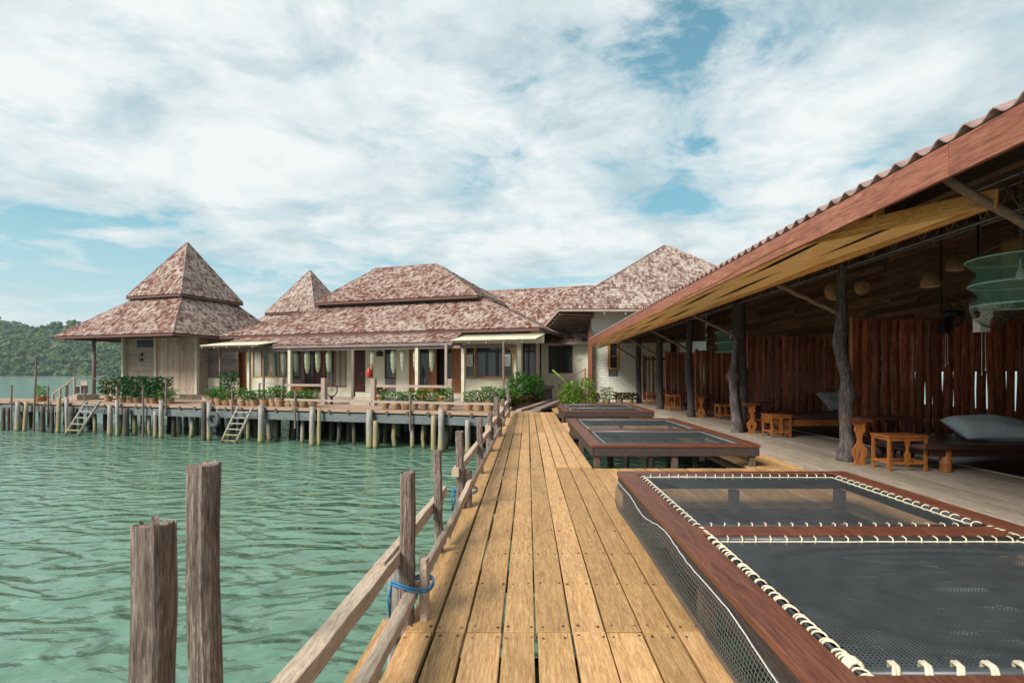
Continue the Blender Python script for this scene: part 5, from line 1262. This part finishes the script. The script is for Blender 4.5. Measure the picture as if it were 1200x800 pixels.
# ------------------------------------------------------------------ white block building
wb = thing('white_block_building', (8.5, 31, 0), 'whitewashed block building with large shingled hip roof and wide left overhang', 'building')
ap = Vector((8.35, 31.2, 9.3)); A = Vector((1.63, 26.5, 4.88)); B_ = Vector((15.0, 26.5, 4.88)); C_ = Vector((15.0, 36, 4.88)); D_ = Vector((.70, 30.0, 4.02))
roofplane(wb, A, B_, ap+Vector((.3, 0, 0)), ap, SH_PALE, exp_=.22); roofplane(wb, B_, C_, ap+Vector((.01, .02, 0)), ap, SH_PALE, exp_=.4)
roofplane(wb, D_, A, ap, ap+Vector((0, .01, 0)), SH_PALE, exp_=.4); roofplane(wb, Vector((4, 36, 4.88)), D_, ap+Vector((-.1, .01, 0)), ap, SH_PALE, exp_=.4); roofplane(wb, C_, Vector((4, 36, 4.88)), ap+Vector((0, .01, 0)), ap, SH_PALE, exp_=.5)
for p in (A, B_):
    b = MB(); b.tube([p+Vector((0, 0, .03)), ap+Vector((0, 0, .03))], .04, 6); obj('hip_cap', b, SH_PALE, wb)
b = MB(); b.bar(A-Vector((0, 0, .09)), B_-Vector((0, 0, .09)), .05, .12); b.bar(A-Vector((0, 0, .09)), D_-Vector((0, 0, .09)), .05, .14); obj('eave_board', b, RAILX, wb)
E_ = Vector((3.55, 30.6, 3.98)); W_ = Vector((3.55, 27.3, 4.76))
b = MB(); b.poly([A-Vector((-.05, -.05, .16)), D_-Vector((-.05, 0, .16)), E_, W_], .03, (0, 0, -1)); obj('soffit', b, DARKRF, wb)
b = MB()
for i in range(9):
    s_ = (i+.4)/9; p = A.lerp(D_, s_)+Vector((.06, 0, -.24)); q = W_.lerp(E_, s_)+Vector((0, 0, -.09)); b.bar(p, q, .07, .10)
obj('rafter', b, STRUT, wb)
b = MB(); WX0, WX1, WY = 3.50, 13.5, 28.0
wz = 5.2
def hole_wall(x0, x1, y, z0, z1, holes):
    xs_ = sorted({x0, x1, *[h[0] for h in holes], *[h[1] for h in holes]})
    for a, c in zip(xs_, xs_[1:]):
        hs = [h for h in holes if h[0] <= a and h[1] >= c]
        if hs: b.box(a, c, y, y+.2, z0, hs[0][2]); b.box(a, c, y, y+.2, hs[0][3], z1)
        else: b.box(a, c, y, y+.2, z0, z1)
H = [(4.44, 4.98, 1.36, 3.2), (7.75, 8.25, 1.5, 3.22)]
hole_wall(WX0, WX1, WY, -.04, wz, H); b.box(WX0, WX0+.2, WY+.2, 35, -.04, 5.6)
obj('wall', b, BLOCK, wb)
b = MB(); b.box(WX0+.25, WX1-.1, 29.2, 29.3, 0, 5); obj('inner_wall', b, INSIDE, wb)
for (x0, x1, z0, z1) in H:
    b = MB(); zz = z0 + (.38 if x0 < 5 else 0)
    b.box(x0-.06, x0+.09, WY-.05, WY+.06, zz, z1+.08); b.box(x1-.09, x1+.06, WY-.05, WY+.06, zz, z1+.08); b.box(x0+.09, x1-.09, WY-.05, WY+.06, z1-.03, z1+.08); b.box(x0+.09, x1-.09, WY-.05, WY+.06, zz, zz+.10)
    f = obj('window', b, FRAMEW, wb, .006); b = MB(); b.box(x0+.09, x1-.09, WY+.02, WY+.03, zz+.1, z1-.03); obj('pane', b, GLASS, f)
    b = MB(); b.box(x0+.09, x1-.09, WY, WY+.019, (zz+z1)/2-.02, (zz+z1)/2+.02); obj('glazing_bar', b, FRAMEW, f)
b = MB(); b.box(4.5, 4.93, WY+.03, WY+.12, 1.37, 1.72); obj('air_vent', b, METAL, wb)
b = MB(); b.box(3.30, 3.49, 27.6, 27.95, 0, 3.9); obj('corner_board', b, FASCIA, wb)
b = MB()
for i in range(4): b.tube([(4.0+i*1.1, 26.62, 4.70), (4.0+i*1.1, 26.62, 4.60)], .05, 8)
obj('eave_bulb', b, GLOBE, wb)

# ------------------------------------------------------------------ plants
random.seed(71)
def potted(p, label, group, kind='short', pr=.21, ph=.34, pm=POT, seed=None):
    root = thing('potted_plant', p, label, 'potted plant', group); x, y, z = p
    b = MB(); b.lathe((x, y, z), [(pr*.72, 0), (pr*.95, ph*.55), (pr, ph*.8), (pr*.93, ph*.86), (pr*1.08, ph*.93), (pr*1.08, ph), (pr*.95, ph), (pr*.9, ph*.93)], 18, cap=False); pt_ = obj('pot', b, pm, root)
    b = MB(); b.lathe((x, y, z+ph*.92), [(.001, 0), (pr*.92, 0)], 14, cap=False); obj('soil', b, SOIL, root)
    b = MB()
    if kind == 'short': leaves(b, (x, y, z+ph*.9), .24, .24, .46, 260, .11, shape='up'); m_ = LEAF
    elif kind == 'tall':
        leaves(b, (x, y, z+ph*.95), .36, .34, 1.0, 330, .26, droop=.35, shape='up', slim=.16); m_ = LEAFD
    elif kind == 'palm':
        m_ = LEAF
        for i in range(26):
            a = random.uniform(0, 6.28); el = random.uniform(.35, 1.2); L = random.uniform(.6, 1.0); pts = [Vector((x, y, z+ph))]
            for j in range(1, 7):
                s_ = j/6; pts.append(Vector((x+math.cos(a)*math.cos(el)*L*s_, y+math.sin(a)*math.cos(el)*L*s_, z+ph+math.sin(el)*L*s_ - .3*s_*s_)))
            for j in range(6):
                d = (pts[j+1]-pts[j]).normalized(); sd = d.cross(Vector((0, 0, 1))).normalized()
                for sgn in (-1, 1): q = pts[j+1]; b.add([q, q+sd*sgn*.06+d*.03, q+sd*sgn*.18+d*.12-Vector((0, 0, .05)), q+d*.05], [(0, 1, 2, 3)])
    elif kind == 'yellow': leaves(b, (x, y, z+ph*.9), .28, .26, .6, 240, .13, shape='up'); m_ = LEAFY
    elif kind == 'red': leaves(b, (x, y, z+ph*.8), .30, .28, .35, 180, .15, shape='up', slim=.5); m_ = LEAFR
    elif kind == 'flower': leaves(b, (x, y, z+ph*.9), .3, .3, .3, 200, .08, shape='up', slim=.5); m_ = FLOWER
    obj('foliage', b, m_, root)
    if kind in ('tall', 'palm'):
        b = MB()
        for i in range(5): b.tube([(x+random.uniform(-.05, .05), y, z+ph*.9), (x+random.uniform(-.2, .2), y+random.uniform(-.15, .15), z+ph+.75)], .012, 5, False)
        obj('stem', b, STRUT, root)
    return root
protos = [potted(Bp(U(251, .55), .55, 0), '', '', 'short') for _ in range(1)]
G1 = 'potted green plants in the left row on the pier'; G2 = 'potted green plants in the middle row behind the porch rail'; G3 = 'potted green plants in the right row near the boardwalk'
protos = protos + [potted(Bp(U(257, .5), .5, 0), '', '', 'short', .19, .30), potted(Bp(U(262.5, .6), .6, 0), '', '', 'short', .23, .33, POT), potted(Bp(U(270, .5), .5, 0), '', '', 'short', .20, .36)]
def row(pxs, v_, g_, where, pr_used):
    for i, px in enumerate(pxs):
        if pr_used and i < 4: c = protos[i]
        else:
            c = copy_tree(protos[random.randrange(4)])
        c.location = Bp(U(px, v_+random.uniform(-.08, .08)), v_, 0); c.rotation_euler.z = random.uniform(0, 6.28); s_ = random.uniform(.82, 1.15); c.scale = (s_, s_, s_*random.uniform(.8, 1.25))
        c['group'] = g_; c['label'] = f'short green plant in clay pot, {ORD[i]} from left in the {where}'
row([249, 257, 265, 274, 283, 291, 299, 309, 319, 328, 338, 347, 357, 367], .55, G1, 'left pot row', True)
row([452, 464, 475, 486, 497, 509, 524], .55, G2, 'middle pot row', False)
row([548, 560, 573, 586], .75, G3, 'right pot row', False)
for i, px in enumerate((143, 152, 161, 171, 180, 189, 199)):
    potted(Bp(U(px, .7), .7 + .1*(i % 2), 0), f'tall dark-leaved plant in a clay pot before the left hut, {ORD[i]} from the left', 'tall dark potted plants before the left hut', 'tall' if i < 6 else 'palm', .2, .3)
potted(Bp(U(127, 1.2), 1.2, 0), 'bushy dark plant in a clay pot on the porch corner of the left hut', None, 'tall', .2, .3)
potted(Bp(U(48, .4), .4, 0), 'single leafy plant in a wide dark bowl at the left end of the pier', None, 'yellow', .28, .26, POT2)
potted(Bp(U(268, 2.2), 2.2, 0), 'tall dark bushy potted plant under the left awning', None, 'tall', .28, .6)
for i, px in enumerate((350, 361, 446, 495, 517)):
    potted(Bp(U(px, 3.5), 3.5, .22), ['orange flowers in a red-brown pot on the left porch', 'red-leaved plant in a red-brown pot on the left porch', 'red-brown pot of low flowers right of the entrance steps', 'orange flowering pot in the middle of the right porch', 'reddish flowering pot near the right end of the porch rail'][i], 'red-brown flower pots on the porch', 'flower' if i in (0, 3) else 'red', .22, .30, POT2)
def bush(p, rx, ry, h, n, size, mat, label, name='bush', stems=6, slim=.35):
    root = thing(name, p, label, 'bush', 'bushes around the boardwalk end'); b = MB(); leaves(b, (p[0], p[1], p[2]+.1), rx, ry, h, n, size, slim=slim); obj('foliage', b, mat, root)
    b = MB()
    for i in range(stems):
        a = random.uniform(0, 6.28); b.tube([(p[0]+.1*math.cos(a), p[1]+.1*math.sin(a), p[2]-.02), (p[0]+rx*.5*math.cos(a), p[1]+ry*.5*math.sin(a), p[2]+h*.7)], .018, 5, False)
    obj('stem', b, STRUT, root)
bush((-.35, 23.6, .0), .55, .6, 1.45, 1500, .16, LEAF, 'large mid-green feathery bush at the right corner of the hall', slim=.2)
bush((.35, 24.4, .0), .5, .6, 1.35, 1300, .15, LEAF, 'second feathery green bush leaning right of the largest one', slim=.2)
bush((-.75, 21.6, .0), .40, .4, .75, 600, .13, LEAF, 'low green bush beside the end of the boardwalk railing')
bush((1.9, 22.4, .0), .55, .5, 1.0, 900, .14, LEAFY, 'bright green bush at the right of the boardwalk end')
bush((2.75, 23.6, .0), .42, .4, 1.15, 420, .22, LEAFY, 'yellow-green long-leaved plant beside the white wall', slim=.15)
bush((2.2, 24.5, .0), .5, .5, .6, 500, .12, LEAFR, 'low reddish bush behind the bright green one')
root = thing('leaning_cane', (1.9, 22.6, 0), 'pale leaning cane stem sticking out of the bright green bush', 'cane'); b = MB(); b.tube([(2.2, 22.6, .1), (1.6, 22.6, 1.25), (1.1, 22.6, 1.68)], [.03, .03, .035], 7); obj('stem', b, LEAFY, root)
for i, (x, y) in enumerate(((3.3, 25.6), (4.0, 25.9), (4.7, 26.2), (5.2, 26.0))):
    potted((x, y, 0), f'low reddish-green potted plant at the foot of the white wall, {ORD[i]} from the left', 'low potted plants at the white wall', ('red', 'yellow', 'red', 'red')[i], .2, .22)
# timber edging and ramps between the boardwalk end and the hall
for i, (x0, y0, x1, y1, w_, m_) in enumerate(((-.95, 20.6, .75, 25.5, .28, PINKBOARD), (-.35, 20.5, 1.2, 25.2, .22, RAILX), (.35, 20.6, 1.7, 25.3, .35, PINKBOARD))):
    b = MB(); b.bar((x0, y0, .04), (x1, y1, .22), w_, .08); tag(obj('timber_ramp', b, m_, bevel=.005), ['grey timber bearer of the ramp, left of the boardwalk end', 'paler middle timber of the ramp', 'right broad timber of the ramp past the boardwalk end'][i], 'timber', 'ramp timbers past the boardwalk end')
for i in range(5):
    x, y = -.85 + .28*i, 21.0 + .75*i; potted((x-.1, y, 0), f'dark low potted plant along the ramp edge, {ORD[i]} from the boardwalk', 'dark pots along the ramp', 'red', .17, .22, POT2)
root = thing('white_dome_bowl', Bp(U(567, 2), 2, 0), 'pale round-topped stone bowl behind the right pot row', 'bowl')
b = MB(BM @ Matrix.Translation((U(567, 2), 2.2, 0))); b.lathe((0, 0, 0), [(.5, 0), (.62, .35), (.60, .55), (.42, .82), (.2, .93), (.01, .96)], 24); obj('dome', b, RAILX, root)

# ------------------------------------------------------------------ sea haze
b = MB(); b.box(-3010, 3010, -410, 3210, -4.2, 135)
HZ = bpy.data.materials.new('sea_haze'); HZ.use_nodes = True; t = HZ.node_tree; t.nodes.clear()
pv = N(t, 'ShaderNodeVolumePrincipled'); pv.inputs['Color'].default_value = (.80, .90, .93, 1); pv.inputs['Density'].default_value = .00011; pv.inputs['Anisotropy'].default_value = .2
oo = N(t, 'ShaderNodeOutputMaterial'); t.links.new(pv.outputs[0], oo.inputs['Volume'])
tag(obj('haze', b, HZ), 'thin pale sea haze softening the wooded island', 'haze', kind='stuff')
